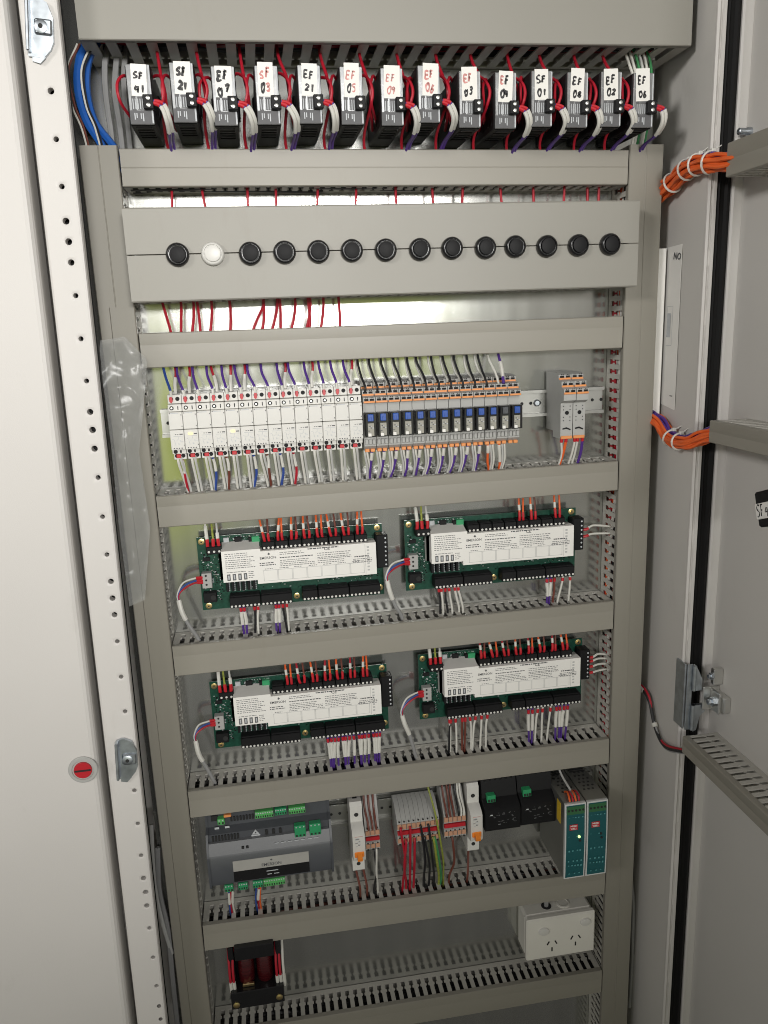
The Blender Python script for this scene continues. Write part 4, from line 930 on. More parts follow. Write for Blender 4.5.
# ------------------------------------------------------------------ circuit breakers
def make_breaker():
    t = thing('circuit_breaker', 'x', 'circuit breaker', (0, 0, 0), 'white circuit breakers with orange toggles')
    b = LMB(); b.prism([(-.008, -.058), (-.044, -.058), (-.046, -.056), (-.046, -.032), (-.052, -.031), (-.064, -.027), (-.066, -.023), (-.066, .014), (-.062, .018), (-.051, .022), (-.047, .023), (-.047, .047), (-.043, .052), (-.008, .052)], 'x', 0, .0172); b.build('housing', M_WHT, t)
    g = LMB(); g.prism([(-.062, -.025), (-.074, -.0215), (-.0755, -.017), (-.072, -.0145), (-.063, -.0115)], 'x', .0052, .0120); g.box(.0018, .0154, -.0672, -.062, -.0205, -.0120, 0, .001); g.build('toggle', M_ORG2, t)
    d = LMB(); d.disc((.0086, -.0471, .034), .0030, .0004, '-y', 16); d.disc((.0086, -.0461, -.0455), .0028, .0004, '-y', 16); d.box(.0055, .0117, -.035, -.020, .0517, .0523); d.box(.0050, .0122, -.030, -.020, -.0583, -.0577)
    d.build('terminal', M_DARK, t)
    p = LMB(); q = random.Random(9)
    for k in range(9):
        x = .003+q.random()*.006; p.rect(x, x+.002+q.random()*.004, .0095-k*.0016, .0103-k*.0016, -.0663, k % 2)
    p.rect(.003, .0142, .0118, .0124, -.0663, 2)
    p.build('printing', [M_PRL, M_PRN, M_INKR], t, flip=False)
    return t
bk1 = make_breaker(); bk1.location = (.0840, 0, ZO-.6985); bk1['label'] = 'white circuit breaker with orange toggle down, beside the dark grey controller'
dup(bk1, (.2530, 0, ZO-.6925), 'white circuit breaker with orange toggle, beside the black boxes')
# terminal blocks
def terminal(label, x0, x1, z0, z1, n, q=1.0):
    t = thing('terminal_block', label, 'terminal block', (x0, 0, ZO+z0))
    z0 += ZO; z1 += ZO; h = z1-z0; b = MB(); p = (x1-x0)/n
    for k in range(n):
        b.prism([(-.006, z0+h*q*.06), (-.030, z0), (-.046, z0), (-.050, z0+h*q*.04), (-.050, z0+h*q*.17), (-.0465, z0+h*q*.19), (-.0465, z0+h*q*.27), (-.050, z0+h*q*.29), (-.050, z0+h*q*.42), (-.047, z0+h*q*.46), (-.026, z1), (-.006, z1)], 'x', x0+k*p+.0001, x0+(k+1)*p-.0002)
    b.build('block', M_LGREY, t)
    o = MB(); d = MB(); r = MB()
    for k in range(n):
        c = x0+p*(k+.5)
        o.box(c-p*.42, c+p*.42, -.0518, -.049, z0+h*q*.07, z0+h*q*.145, 0, .0004); o.box(c-p*.42, c+p*.42, -.0518, -.049, z0+h*q*.315, z0+h*q*.40, 0, .0004)
        d.disc((c, -.0502, z0+h*q*.035), .0014, .0004, '-y', 10); d.disc((c, -.0502, z0+h*q*.445), .0012, .0008, '-y', 10); d.disc((c, -.0500, z0+h*q*.155), .0012, .0004, '-y', 10)
    o.build('lever', mat('pale_orange_plastic', (.55, .30, .19), .5), t); d.build('contact', M_DARK, t)
    r.box(x0+.0006, x1-.0006, -.0506, -.0462, z0+h*q*.20, z0+h*q*.265, 0, .0006); r.build('bridge', M_RED, t)
    return t
terminal('narrow grey terminal block beside the left breaker', .1035, .1245, -.724, -.640, 3)
terminal('grey distribution block with red, black and green wires', .1495, .2110, -.7230, -.668, 9, 1.62)
terminal('grey terminal block with brown wires beside the right breaker', .2175, .2500, -.722, -.652, 5, 1.30)
GR = 'wires on the breaker row'
def dangle(what, x, za, e, m, r=.0016, y=-.051, bot=-.806, bits=()):
    wire(what, [V(x, y, za), V(x+e*.1, y-.002, za-.008), V(x+e*.6+rnd.uniform(-.004, .004), y+.004, (za+bot)/2), V(x+e, -.034, bot+.012), V(x+e, -.027, bot-.012)], r, m, GR, bits)
def rise(what, x, za, e, m, r=.0016, y=-.048, top=-.634, bits=()):
    wire(what, [V(x, y, za), V(x+e*.1, y+.002, za+.010), V(x+e*.6, -.038, (za+top)/2), V(x+e, -.030, top-.003), V(x+e, -.027, top+.014)], r, m, GR, bits)
for k, (x, nn) in enumerate(((.1085, 'left'), (.114, 'middle'), (.1195, 'right'))): rise('%s brown wire above the narrow terminal block' % nn, x, -.688, -.003+k*.001, M_WBRN, .0015, -.053)
rise('brown wire into the top of the left breaker', .0926, -.646, -.002, M_WBRN, .0018, -.030); rise('brown wire into the top of the right breaker', .2606, -.640, -.003, M_WBRN, .0018, -.030)
dangle('left brown wire below the left breaker', .0905, -.735, .004, M_WBRN, .0017, -.028); dangle('right brown wire below the left breaker', .0945, -.735, .010, M_WBRN, .0017, -.028)
dangle('white wire below the narrow terminal block', .1185, -.720, .002, M_WWHT); dangle('black wire below the narrow terminal block', .1165, -.720, -.002, M_WBLK)
for k in range(4): dangle('red wire from the distribution block, %s from left' % ORD[k+1], .1545+k*.0065, -.690-(k % 2)*.020, .003-.001*k, M_WRED, .0018, -.053)
for k in range(3): dangle('black wire from the distribution block, %s from left' % ORD[k+1], .1825+k*.0055, -.690-(k % 2)*.020, .007+.002*k, M_WBLK, .0017, -.053)
dangle('left green and yellow wire from the distribution block', .2000, -.712, .012, M_WYEL, .0018, -.053); dangle('green wire from the distribution block', .2025, -.712, .012, M_WGRN, .0016, -.053)
wire('long green and yellow wire crossing the distribution block', [V(.197, -.028, -.618), V(.199, -.036, -.640), V(.204, -.054, -.672), V(.210, -.056, -.715), V(.2165, -.045, -.760), V(.220, -.030, -.800), V(.220, -.026, -.820)], .0014, M_WYEL, GR)
for k, (x, m, nn) in enumerate(((.2215, M_WBRN, 'first brown'), (.227, M_WBRN, 'second brown'), (.2325, M_WBRN, 'third brown'), (.239, M_WBLK, 'black'), (.2425, M_WWHT, 'left white'), (.2465, M_WWHT, 'right white'))): rise('%s wire above the brown wired terminal block' % nn, x, -.684, -.001, m, .0015, -.053)
dangle('brown wire below the brown wired terminal block', .2290, -.718, -.001, M_WBRN, .0017); dangle('brown wire below the right breaker', .2600, -.728, -.004, M_WBRN, .0017, -.028)
# two black boxes with green plugs
def make_blackbox():
    t = thing('control_module', 'x', 'control module', (0, 0, 0), 'black control modules with small green plugs')
    w = .0525; b = LMB(); b.prism([(-.008, -.038), (-.066, -.038), (-.069, -.035), (-.069, -.004), (-.064, .000), (-.052, .006), (-.044, .036), (-.008, .038)], 'x', .0003, w-.0006); b.build('housing', M_BLK, t)
    d = LMB()
    for k in range(6): d.box(.004+k*.0078, .0085+k*.0078, -.046, -.030, .028, .041, 0, .001)
    d.build('socket_row', M_BLKG, t)
    g = LMB(); g.box(.006, .0185, -.0595, -.046, .0025, .0135, 0, .0008)
    for k in range(3): g.box(.0072+k*.0038, .0098+k*.0038, -.0601, -.059, .0040, .0080, 1)
    g.build('green_plug', [M_DGRN, M_DARK], t)
    p = LMB(); q = random.Random(17)
    for k in range(26):
        x = .005+q.random()*.038; z = -.028+q.random()*.020; p.rect(x, x+.001+q.random()*.0030, z, z+.0006+.001*(k % 3 == 0), -.0692, (k % 7) // 6)
    p.build('printing', [M_PRN, M_PRL], t, flip=False)
    return t
bb = make_blackbox(); bb.location = (.2735, 0, ZO-.668); bb['label'] = 'left black control module with green plug, beside the right breaker'
dup(bb, (.3265, 0, ZO-.666), 'right black control module with green plug, beside the power supplies')
# power supplies
def make_psu():
    t = thing('power_supply', 'x', 'power supply', (0, 0, 0), 'teal fronted power supplies')
    w = .0312; b = LMB(); b.box(0, w, -.0995, -.006, -.060, .060, 0, .0008)
    b.build('case', M_STEELD, t)
    v = LMB()
    for i in range(6):
        for j in range(3): v.disc((.008+j*.0065+(i % 2)*.003, -.074+i*.0085, .0601), .0019, .0004, 'z', 8)
    for k in range(4): v.box(.004, w-.004, -.030+k*.005, -.027+k*.005, .0598, .0604)
    v.build('vent_hole', M_DARK, t)
    s = LMB(); n = 8; prof = [(.0595-.119*k/n, -.1028-.0016*math.sin(math.pi*k/n*1.0)) for k in range(n+1)]
    s.prism([(y, z) for z, y in prof]+[(-.0996, -.0595), (-.0996, .0595)], 'x', .0, w-.0006); s.build('silver_surround', mat('pale_surround', (.62, .63, .62), .4), t)
    f = LMB(); f.prism([(y-.0006, z*.962) for z, y in prof]+[(-.1018, -.0572), (-.1018, .0572)], 'x', .0020, w-.0026); f.build('front_label', M_TEAL, t)
    g = LMB()
    g.box(.0065, .0185, -.1050, -.1038, .0195, .0282); g.build('brand_badge', M_RED, t)
    p = LMB(); q = random.Random(13)
    vs, fs = lettering('MEAN', .0036, .0125, -.1052, .0259, 0, .0001); p.add(vs, fs); vs, fs = lettering('WELL', .0036, .0125, -.1052, .0218, 0, .0001); p.add(vs, fs)
    for z, n_, hh in ((.040, 5, .001), (-.013, 4, .002), (-.030, 4, .003), (-.037, 5, .0022), (-.050, 3, .002), (.010, 2, .001)):
        for k in range(n_): x = .004+k*(.023/n_)+q.random()*.002; p.rect(x, x+.0022, z-hh/2+q.uniform(-.001, .001), z+hh/2, -.1058, 1)
    p.build('printing', [M_PAP, M_PRLT], t, flip=False)
    g = LMB(); g.prism([(-.1025, .044), (-.1047, .044), (-.1040, .056), (-.1025, .056)], 'x', .0024, w-.0030)
    for k in range(5): g.disc((.005+k*.0053, -.1043, .050), .0017, .0006, '-y', 10, 1)
    g.build('terminal_plug', [M_DGRNT, M_DARK], t)
    c = LMB()
    for x, z in ((.0205, .0085), (.0218, .0020)): c.disc((x, -.1048, z), .0017, .0012, '-y', 12)
    c.build('trim_pot', M_DARK, t)
    return t
M_STEELD = mat('dull_grey_steel', (.30, .30, .28), .42, .8, .08, 30)
M_PRLT = mat('printed_teal', (.10, .34, .36), .6); M_DGRNT = mat('dim_green_plastic', (.03, .13, .05), .45)
ps = make_psu(); ps.location = (.3780, 0, ZO-.7135); ps['label'] = 'left teal fronted power supply with a lit green lamp'
dup(ps, (.4103, 0, ZO-.7135), 'right teal fronted power supply, against the upright duct')
LMB().disc((.0205, -.1046, .0085), .0019, .0018, '-y', 12).build('indicator_lamp', M_LEDG, ps)
LMB().box(-.0006, 0, -.0875, -.0745, .020, .052).build('warning_label', M_YEL, ps)
wire('white wire down onto the left power supply', [V(.392, -.028, -.618), V(.394, -.045, -.640), V(.396, -.075, -.648), V(.398, -.090, -.653)], .0016, M_WLGR, GR)
for k in range(4): wire('short %s wire on the left power supply, %s from left' % (('orange', 'dark red')[k % 2], ORD[k+1]), [V(.387+k*.0045, -.098, -.6535), V(.387+k*.0045, -.094, -.6475), V(.388+k*.0042, -.084, -.6475), V(.389+k*.004, -.074, -.6530)], .0014, (M_WORG, M_WRED)[k % 2], 'short wires on the left power supply')
# ------------------------------------------------------------------ double socket outlet
t = thing('power_outlet', 'white double power outlet box below the bottom duct on the right', 'power outlet', (.345, 0, ZO-.958))
x0, x1, z0, z1 = .3445, .4535, ZO-.9585, ZO-.887
b = MB(); b.box(x0, x1, -.036, -.001, z0, z1, 0, .004); b.build('mounting_box', M_GPO, t)
b = MB(); b.box(x0-.0008, x1+.0008, -.046, -.0362, z0-.0008, z1+.0008, 0, .0022); b.build('face_plate', M_GPO, t)
for cx, cz in ((x0+.0265, z1-.0215), (x1-.0155, z1-.0155)):
    k = MB(); k.M = Matrix.Translation((cx, -.046, cz)) @ Matrix.Scale(.78, 4, (0, 0, 1)); k.lathe((0, 0, 0), [(.0088, 0), (.0084, .0016), (.0076, .0026), (.0040, .0032)], '-y', 24); k.build('rocker_switch', M_WHT, t)
for cx, cz in ((x0+.040, z0+.022), (x1-.031, z0+.0255)):
    k = MB()
    for dx, dz, a in ((-.0062, .0050, .5), (.0062, .0050, -.5), (0, -.0068, 0)):
        k.M = Matrix.Translation((cx+dx, -.0462, cz+dz)) @ Matrix.Rotation(a, 4, 'Y'); k.box(-.0010, .0010, -.0003, .0006, -.0034, .0034)
    k.build('socket_hole', M_DARK, t)
k = MB(); k.lathe((x0+.040, -.020, z1), [(.0078, -.001), (.0078, .0006)], 'z', 24); k.build('cable_entry', M_DARK, t)
k = MB(); k.lathe((x0+.067, -.020, z1), [(.0105, 0), (.0105, .0016), (.0085, .0022), (.008, .001)], 'z', 24); k.build('knockout_plug', M_GPO, t)
wire('grey cable entering the top of the power outlet', [V(.3845, -.020, -.892), V(.3845, -.020, -.876), V(.385, -.022, -.862), V(.386, -.024, -.84)], .0036, M_WGRY, GR)
# ------------------------------------------------------------------ transformer at the bottom left
t = thing('transformer', 'black transformer with red windings below the bottom left duct', 'transformer', (-.10, 0, ZO-.96))
x0, x1, z0, z1 = -.101, -.026, ZO-.943, ZO-.862
b = MB(); b.box(x0, x1, -.062, -.006, z0, z0+.028, 0, .001); b.box(x0+.010, x1-.010, -.058, -.006, z1-.004, z1+.018, 0, .001); b.box(x0, x0+.008, -.050, -.006, z0+.028, z1+.012, 0, .001); b.box(x1-.008, x1, -.050, -.006, z0+.028, z1+.012, 0, .001); b.box(x0+.008, x1-.008, -.022, -.006, z0+.028, z1); b.build('core', M_BLKG, t)
for k, (xa, xb) in enumerate(((x0+.013, x0+.034), (x0+.038, x1-.013))):
    MB().lathe(((xa+xb)/2, -.040, z0+.028), [(.0095, 0), (.0115, .003), (.0118, .020), (.0115, .040), (.0095, .047)], 'z', 24).build('winding', M_COIL, t)
MB().box(x0+.017, x0+.034, -.0545, -.050, z0+.0285, z0+.033, 0, .0006).build('terminal_tab', M_BRASS, t)
s = MB()
for x, z in ((x0+.007, z0+.008), (x1-.007, z0+.010)): s.lathe((x, -.062, z), [(.0048, 0), (.0048, .0012), (.003, .0018)], '-y', 18); s.disc((x, -.0638, z), .0018, .0006, '-y', 10)
s.build('screw', M_BRASS, t)
for k, (x, m, nn) in enumerate(((x0+.001, M_WRED, 'outer left red'), (x0+.006, M_WRED, 'inner left red'), (x1-.008, M_WRED, 'inner right red'), (x1-.003, M_WRED, 'outer right red'), (x1+.002, M_WWHT, 'right white'))):
    wire('%s wire into the transformer' % nn, [Vector((x+.001, -.028, ZO-.835)), Vector((x, -.040, ZO-.856)), Vector((x-.0005, -.054, ZO-.885)), Vector((x, -.053, z0+.020))], .0019, m, 'wires on the transformer', (('marker_sleeve', .78, .96, .0025, M_WWHT),))
# ------------------------------------------------------------------ right door ducts, cables and papers
def dduct(label, ya, yb, z0, z1, x0):
    t = thing('wiring_duct', label, 'wiring duct', (.575, ya, ZO+z0), 'wiring ducts on the open right leaf')
    L = ya-yb; d = .575-x0; h = z1-z0
    w = MB()
    fingers(w, lambda u, dd, tt: (.5748-dd, ya-u, ZO+z1-tt), L, d); fingers(w, lambda u, dd, tt: (.5748-dd, ya-u, ZO+z0+tt), L, d)
    w.box(.5735, .5748, yb, ya, ZO+z0+.0017, ZO+z1-.0017); w.build('slotted_trough', M_WALLP, t)
    c = MB(); c.prism([(.575+b, ZO+z0+a) for a, b in cover_profile(h, d, .5)], 'y', yb, ya); c.build('cover', M_DUCT, t)
    e = MB(); e.box(x0+.0025, .5735, ya-.0015, ya, ZO+z0+.002, ZO+z1-.002); e.build('end_cap', M_DUCT, t)
dduct('uppermost duct on the open right leaf, fed by orange cables', -.166, -.62, .146, .180, .5245)
dduct('middle duct on the open right leaf with slots seen from above', -.164, -.62, -.1475, -.1225, .5240)
dduct('lowest duct on the open right leaf, fed by the dark cable', -.144, -.62, -.5680, -.5450, .5240)
def harness(label, K, n, R, r, m, extra, ties):
    t = thing('cable_bundle', label, 'cable bundle', tuple(K[0]), 'orange cable bundles running to the right leaf')
    Q = smooth(K, 8)
    for k in range(n):
        a = 2*math.pi*k/n*1.0; rr = R*(1, .72, .4)[k % 3]; a += rnd.uniform(-.12, .12)
        P = []
        for i, q in enumerate(Q):
            tg = (Q[min(i+1, len(Q)-1)]-Q[max(i-1, 0)]).normalized(); u = tg.cross(Vector((0, 0, 1))).normalized(); w = u.cross(tg)
            aa = a+i*.004; P.append(q+(u*math.cos(aa)+w*math.sin(aa))*rr*(1+.12*math.sin(i*.8+k)))
        top = math.sin(a) > .75
        MB().tube(P, r, 7).build('wire', extra if top else m, t)
    for f in ties:
        q = seg(Q, f, f+.02, 2); tg = (q[1]-q[0]).normalized(); u = tg.cross(Vector((0, 0, 1))).normalized(); w = u.cross(tg)
        c = MB(); c.tube([q[0]+(u*math.cos(2*math.pi*i/20)+w*math.sin(2*math.pi*i/20))*(R+r*1.35) for i in range(21)], .0013, 6)
        hd = q[0]+(w*.8-u*.2).normalized()*(R+r*1.7); c.box(hd.x-.0026, hd.x+.0026, hd.y-.0026, hd.y+.0026, hd.z-.0020, hd.z+.0026, 0, .0006)
        c.tube([hd, hd+w*.006-u*.008+tg*.003], .0007, 5)
        c.build('cable_tie', M_WWHT, t)
harness('upper bundle of orange cables with white cable ties, going to the door duct', [V(.503, -.014, .140), V(.514, -.026, .146), V(.5185, -.060, .157), V(.519, -.094, .167), V(.521, -.125, .168), V(.530, -.160, .163), V(.538, -.190, .162)], 24, .0088, .0022, M_WORG, M_WPUR, (.30, .47, .58, .69))
harness('lower bundle of orange cables hanging in a loop to the middle door duct', [V(.503, -.014, -.134), V(.5145, -.026, -.130), V(.5190, -.056, -.136), V(.520, -.084, -.153), V(.522, -.120, -.154), V(.530, -.150, -.142), V(.540, -.180, -.134)], 22, .0076, .0020, M_WORG, M_WPUR, (.10, .44, .55))
t = thing('door_cable', 'dark cable with red wire sagging into the lowest door duct', 'cable', tuple(V(.51, -.01, -.53)))
for k, (m, r, dx) in enumerate(((M_WBLK, .0026, 0), (M_WRED, .0016, .003), (M_WGRY, .0017, -.002), (M_WBRN, .0015, .0015))):
    Q = smooth([V(.506, -.012, -.528+dx), V(.520, -.028, -.526+dx), V(.524, -.052, -.538+dx*1.5), V(.525, -.070, -.570-dx), V(.525, -.098, -.585+dx), V(.528, -.136, -.572+dx), V(.54, -.165, -.560)], 6)
    MB().tube(Q, r, 8).build('cable_core', m, t)
    if k == 0:
        for f in (.14, .42): MB().tube(seg(Q, f, f+.03, 4), .0042, 10).build('cable_clip', M_WWHT, t)
wire('loose black cable lying along the lower right wall', [V(.518, -.010, -.80), V(.524, -.014, -.86), V(.5225, -.018, -.93), V(.526, -.016, -1.0), V(.524, -.018, -1.1)], .0035, M_WBLK, 'loose cables in the lower cabinet', name='cable', cat='cable')
wire('loose grey cable lying along the lower right wall', [V(.522, -.016, -.84), V(.527, -.024, -.90), V(.526, -.028, -.96), V(.5285, -.026, -1.02), V(.5275, -.026, -1.1)], .0030, M_WGRY, 'loose cables in the lower cabinet', name='cable', cat='cable')
# papers on the right wall
def paper(label, ya, yb, z0, z1, x, curl, marks):
    p = MB(); n = 8; th = .0004; vs = []
    for i in range(n+1):
        f = i/n; y = ya+(yb-ya)*f; xx = x-curl*math.sin(f*math.pi*.5)**2
        for z in (z0-.006*f, z1+.001*f): vs.append((xx, y, ZO+z)); vs.append((xx+th, y, ZO+z))
    p.add(vs, [(i*4, i*4+4, i*4+6, i*4+2) for i in range(n)]+[(i*4+1, i*4+3, i*4+7, i*4+5) for i in range(n)]+[(i*4, i*4+1, i*4+5, i*4+4) for i in range(n)]+[(i*4+2, i*4+6, i*4+7, i*4+3) for i in range(n)]+[(0, 2, 3, 1), (n*4, n*4+1, n*4+3, n*4+2)])
    for (y0, y1, a, b, m) in marks:
        f0, f1 = (y0-ya)/(yb-ya), (y1-ya)/(yb-ya); X = lambda f: x-curl*math.sin(f*math.pi*.5)**2-.0006
        p.quad((X(f0), y0, ZO+a), (X(f1), y1, ZO+a), (X(f1), y1, ZO+b), (X(f0), y0, ZO+b), m)
    if 'NO' in label:
        vs, fs = lettering('NO', .0115, 0, 0, 0, -.12, .0003); p.add([(x-.0014, -.0635-v[0], ZO+.0715+v[2]) for v in vs], fs, 1)
    tag(p.build('paper_sheet', [M_PAP, M_PRN, M_PRL], ang=60), label, 'paper')
fp = MB(); fp.M = Matrix.Translation((.5128, -.036, ZO-.127)) @ Matrix.Rotation(math.radians(-18), 4, 'Z')
fp.prism([(0, 0), (.0030, -.0012), (.0062, -.0016), (.0142, -.0002), (.0142, .0004), (.0062, -.0009), (.0030, -.0005), (0, .0006)], 'z', 0, .2105)
tag(fp.build('paper_sheet', M_PAP, ang=60), 'white folded paper strip standing upright beside the right upright duct', 'paper')
paper('white printed instruction sheet on the right wall, marked NO', -.030, -.073, -.113, .0845, .5300, .0008, [(-.044, -.0445, -.010, .012, 2), (-.044, -.0585, .0115, .0120, 2), (-.058, -.0585, -.037, .012, 2), (-.044, -.0585, -.0375, -.037, 2), (-.044, -.0535, -.027, .003, 2), (-.060, -.067, -.102, -.1008, 1)])
# small handwritten relay on the door
t = thing('current_relay', 'black relay with handwritten tag mounted on the open right leaf', 'current relay', tuple(V(.575, -.25, -.21)))
M0 = Matrix.Translation((.5510, -.2600, ZO-.2070)) @ Matrix.Rotation(math.radians(-20), 4, 'X')
b = MB(); b.M = M0; b.box(-.014, .0185, -.028, .0185, -.0205, .0190, 0, .0022); b.build('housing', M_BLK, t)
b = MB(); b.M = M0; b.box(-.0147, .0150, -.0284, .0190, -.0122, .0064, 0, .0012); b.build('paper_tag', M_PAP, t)
b = MB(); b.M = M0 @ Matrix.Translation((-.01485, 0, 0)) @ Matrix.Rotation(math.radians(-90), 4, 'Z') @ Matrix.Translation((0, 0, 0))
scrawl(b, 'SF44', -.0165, -.0090, .0060, .0115, 0, 0, .0007, .15); b.build('tag_writing', M_INK, t, flip=False)
b = MB(); b.M = M0; b.lathe((-.002, .0190, .0125), [(.0018, -.001), (.0018, .0008)], '-y', 10); b.build('fixing_screw', M_ALU, t)
for k, (d, m, nn) in enumerate(((0, M_WRED, 'dark red'), (.006, M_WORG, 'orange red'))): wire('%s wire below the relay on the right leaf' % nn, [V(.553, -.262-d, -.226), V(.553, -.266-d, -.245), V(.556, -.275-d, -.29)], .0022, m, 'wires below the door relay')
# ------------------------------------------------------------------ cables at the top left and in the side gap
for k, (dx, dy, e, m, r, nn) in enumerate(((0, 0, 0, M_WBLU, .0045, 'left thick blue'), (.008, .006, .004, M_WBLU, .0042, 'right thick blue'), (.016, .010, .004, M_WGRY, .0034, 'left grey'), (.026, .012, .000, M_WGRY, .0034, 'middle grey'), (.035, .014, .000, M_WGRY, .0032, 'right grey'))):
    if 'blue' in nn: P = [V(-.150+dx, -.040+dy, .315), V(-.163+dx, -.046+dy, .292), V(-.168+dx, -.048+dy, .262), V(-.163+dx, -.042+dy, .232), V(-.150+dx+e, -.036+dy, .205), V(-.146+dx+e, -.030, .18)]
    else: P = [V(-.148+dx, -.040+dy, .315), V(-.154+dx, -.044+dy, .290), V(-.158+dx, -.040+dy, .262), V(-.158+dx, -.034+dy, .225), V(-.157+dx, -.028, .18)]
    wire('%s cable curving into the left upright duct at the top' % nn, P, r, m, 'thick cables at the top left', name='cable', cat='cable')
for k, (dx, m, nn) in enumerate(((-.0045, M_WWHT, 'left white'), (-.002, M_WBRN, 'brown'), (.010, M_WWHT, 'right pink white'), (.0125, M_WBLK, 'black'))):
    wire('thin %s wire beside the blue cables at the top left' % nn, [V(-.158+dx, -.050, .305), V(-.171+dx, -.054, .278), V(-.171+dx, -.052, .245), V(-.164+dx, -.046, .222), V(-.160+dx, -.036, .185)], .0011, m, 'thin wires beside the blue cables')
for k in range(6):
    dx = k*.0042; m = (M_WWHT, M_WWHT, M_WGRN, M_WLGR, M_WWHT, M_WGRN)[k]; nn = ORD[k+1]
    wire('pale wire fanning down the right end of the top row, %s from left' % nn, [V(.452+dx*1.2, -.050, .318), V(.458+dx*1.3, -.056, .296), V(.466+dx, -.060, .268), V(.472+dx*.8, -.056, .236), V(.474+dx*.8, -.040, .20), V(.476+dx*.6, -.028, .17)], .0016, m, 'pale wires at the right end of the top row')
wire('loose grey cable in the gap left of the upright duct, low down', [V(-.186, -.010, -.70), V(-.188, -.022, -.76), V(-.182, -.030, -.82), V(-.184, -.028, -.90), V(-.186, -.02, -1.0)], .0040, M_WGRY, 'loose cables in the lower cabinet', name='cable', cat='cable')
wire('loose pale cable in the gap left of the upright duct, low down', [V(-.190, -.014, -.66), V(-.192, -.030, -.74), V(-.187, -.036, -.80), V(-.180, -.030, -.86)], .0030, M_WLGR, 'loose cables in the lower cabinet', name='cable', cat='cable')
# ------------------------------------------------------------------ clear plastic bag hanging on the upright
bag = MB(); NU, NV = 26, 70
def bagpt(f, g, side):
    # f across, g down
    A = [(0, -.168, -.003), (.08, -.170, -.012), (.16, -.171, -.045), (.4, -.170, -.12), (.7, -.172, -.22), (1, -.171, -.315)]
    Bq = [(0, -.142, .000), (.08, -.120, -.026), (.16, -.126, -.060), (.4, -.140, -.13), (.7, -.137, -.22), (1, -.152, -.308)]
    def it(T):
        for (g0, x0, z0), (g1, x1, z1) in zip(T, T[1:]):
            if g <= g1: k = (g-g0)/(g1-g0); return x0+(x1-x0)*k, z0+(z1-z0)*k
        return T[-1][1:]
    xa, za = it(A); xb, zb = it(Bq)
    x = xa+(xb-xa)*f; z = za+(zb-za)*f
    bulge = math.sin(math.pi*f)*.0045*(.3+math.sin(math.pi*min(1, g*1.05)))
    nz = noise.noise(Vector((x*40, z*12, side*7)))*.0045+noise.noise(Vector((x*90, z*30, side*3)))*.0009
    rg = 1-abs(noise.noise(Vector((x*26+z*20, z*34-x*22, side*2.3)))*2); fold = .0052*max(0, rg)**3*max(.40, 1-abs(g-.15)*3.0)
    return (x, -.088-side*bulge+nz*(.4+.6*math.sin(math.pi*f))+fold, ZO+z)
for side in (0, 1):
    vs = [bagpt(i/NU, j/NV, 1 if side else -1) for j in range(NV+1) for i in range(NU+1)]
    bag.add(vs, [(j*(NU+1)+i, j*(NU+1)+i+1, (j+1)*(NU+1)+i+1, (j+1)*(NU+1)+i) for j in range(NV) for i in range(NU)])
tag(bag.build('plastic_bag', M_BAG, ang=80), 'crumpled clear plastic bag hanging against the left upright duct', 'plastic bag')
# ------------------------------------------------------------------ light
def area(name, loc, target, sx, sy, power, col):
    l = bpy.data.lights.new(name, 'AREA'); l.shape = 'RECTANGLE'; l.size = sx; l.size_y = sy; l.energy = power; l.color = col
    o = bpy.data.objects.new(name, l); COL.objects.link(o); o.location = loc
    o.rotation_euler = (Vector(target)-Vector(loc)).to_track_quat('-Z', 'Y').to_euler()
    return o
area('key_or_fill_light', (.30, -4.0, ZO+.50), (-.34, 0, ZO+.15), 1.4, .40, 7.2, (1, .98, .95)).data.spread = math.radians(38)
area('key_or_fill_light', (-2.2, -2.4, ZO+1.1), (.52, -.2, ZO+.34), .6, .5, 3.1, (1, .975, .945)).data.spread = math.radians(44)  # added fill light, aimed at the inner face of the open right door
area('key_or_fill_light', (-1.5, -2.3, ZO+1.25), (-.50, -.1, ZO-.62), .6, .5, .55, (1, .97, .93)).data.spread = math.radians(36)  # added narrow fill light that brightens the lower left leaf
W = bpy.data.worlds.new('World'); S.world = W; W.use_nodes = True; nt = W.node_tree; bg = nt.nodes['Background']
tc = nt.nodes.new('ShaderNodeTexCoord'); sx = nt.nodes.new('ShaderNodeSeparateXYZ'); nt.links.new(tc.outputs['Generated'], sx.inputs[0])
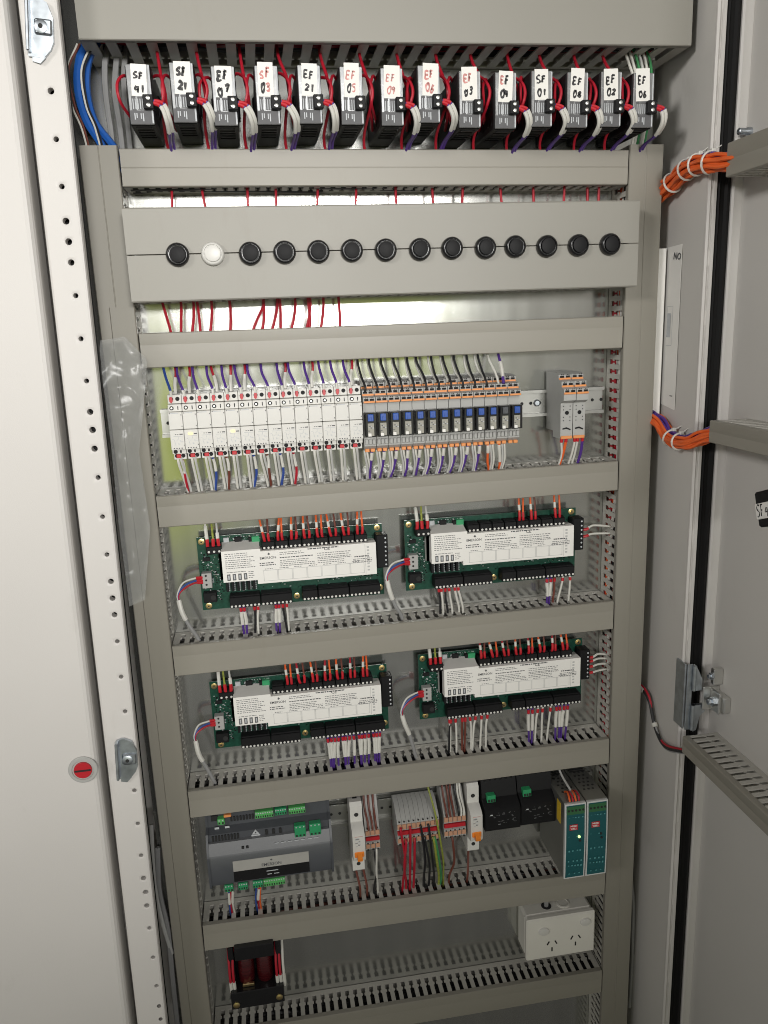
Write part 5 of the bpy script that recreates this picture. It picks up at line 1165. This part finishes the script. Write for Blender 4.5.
rp = nt.nodes.new('ShaderNodeValToRGB'); mr = nt.nodes.new('ShaderNodeMapRange'); mr.inputs['From Min'].default_value = -1; nt.links.new(sx.outputs['Z'], mr.inputs['Value']); nt.links.new(mr.outputs['Result'], rp.inputs[0])
cr = rp.color_ramp
STOPS = [(0, (.03, .025, .018)), (.215, (.24, .23, .21)), (.29, (.46, .45, .42)), (.37, (.85, .84, .79)), (.44, (1.15, 1.14, 1.06)), (.53, (1.35, 1.33, 1.25)), (.60, (.62, .61, .56)), (.70, (.36, .35, .32)), (.82, (.26, .25, .225)), (1, (.26, .25, .225))]
while len(cr.elements) < len(STOPS): cr.elements.new(.5)
for e_, (p_, c_) in zip(cr.elements, STOPS): e_.position = p_
for e_, (p_, c_) in zip(cr.elements, STOPS): e_.position = p_; e_.color = (*c_, 1)
last = rp.outputs[0]
nm = nt.nodes.new('ShaderNodeVectorMath'); nm.operation = 'NORMALIZE'; nt.links.new(tc.outputs['Generated'], nm.inputs[0])
for dr, c0, col in (((-.17, -1, -.12), .985, (1.7, 1.95, .30)), ((.15, -1, -.05), .9925, (1.6, 1.8, .5))):   # bright work clothing in the room behind
    dt = nt.nodes.new('ShaderNodeVectorMath'); dt.operation = 'DOT_PRODUCT'; nt.links.new(nm.outputs[0], dt.inputs[0]); dt.inputs[1].default_value = Vector(dr).normalized()
    m2 = nt.nodes.new('ShaderNodeMapRange'); m2.inputs['From Min'].default_value = c0; m2.inputs['From Max'].default_value = c0+(1-c0)*.6; nt.links.new(dt.outputs['Value'], m2.inputs['Value'])
    mx = nt.nodes.new('ShaderNodeMix'); mx.data_type = 'RGBA'; nt.links.new(m2.outputs['Result'], mx.inputs[0]); nt.links.new(last, mx.inputs[6]); mx.inputs[7].default_value = (*col, 1); last = mx.outputs[2]
nt.links.new(last, bg.inputs[0]); bg.inputs[1].default_value = .32
vs = S.view_settings; vs.view_transform = 'Standard'; vs.look = 'None'; vs.exposure = 0; vs.gamma = 1; vs.use_curve_mapping = False
S.cycles.max_bounces = 8; S.cycles.filter_width = 1.0
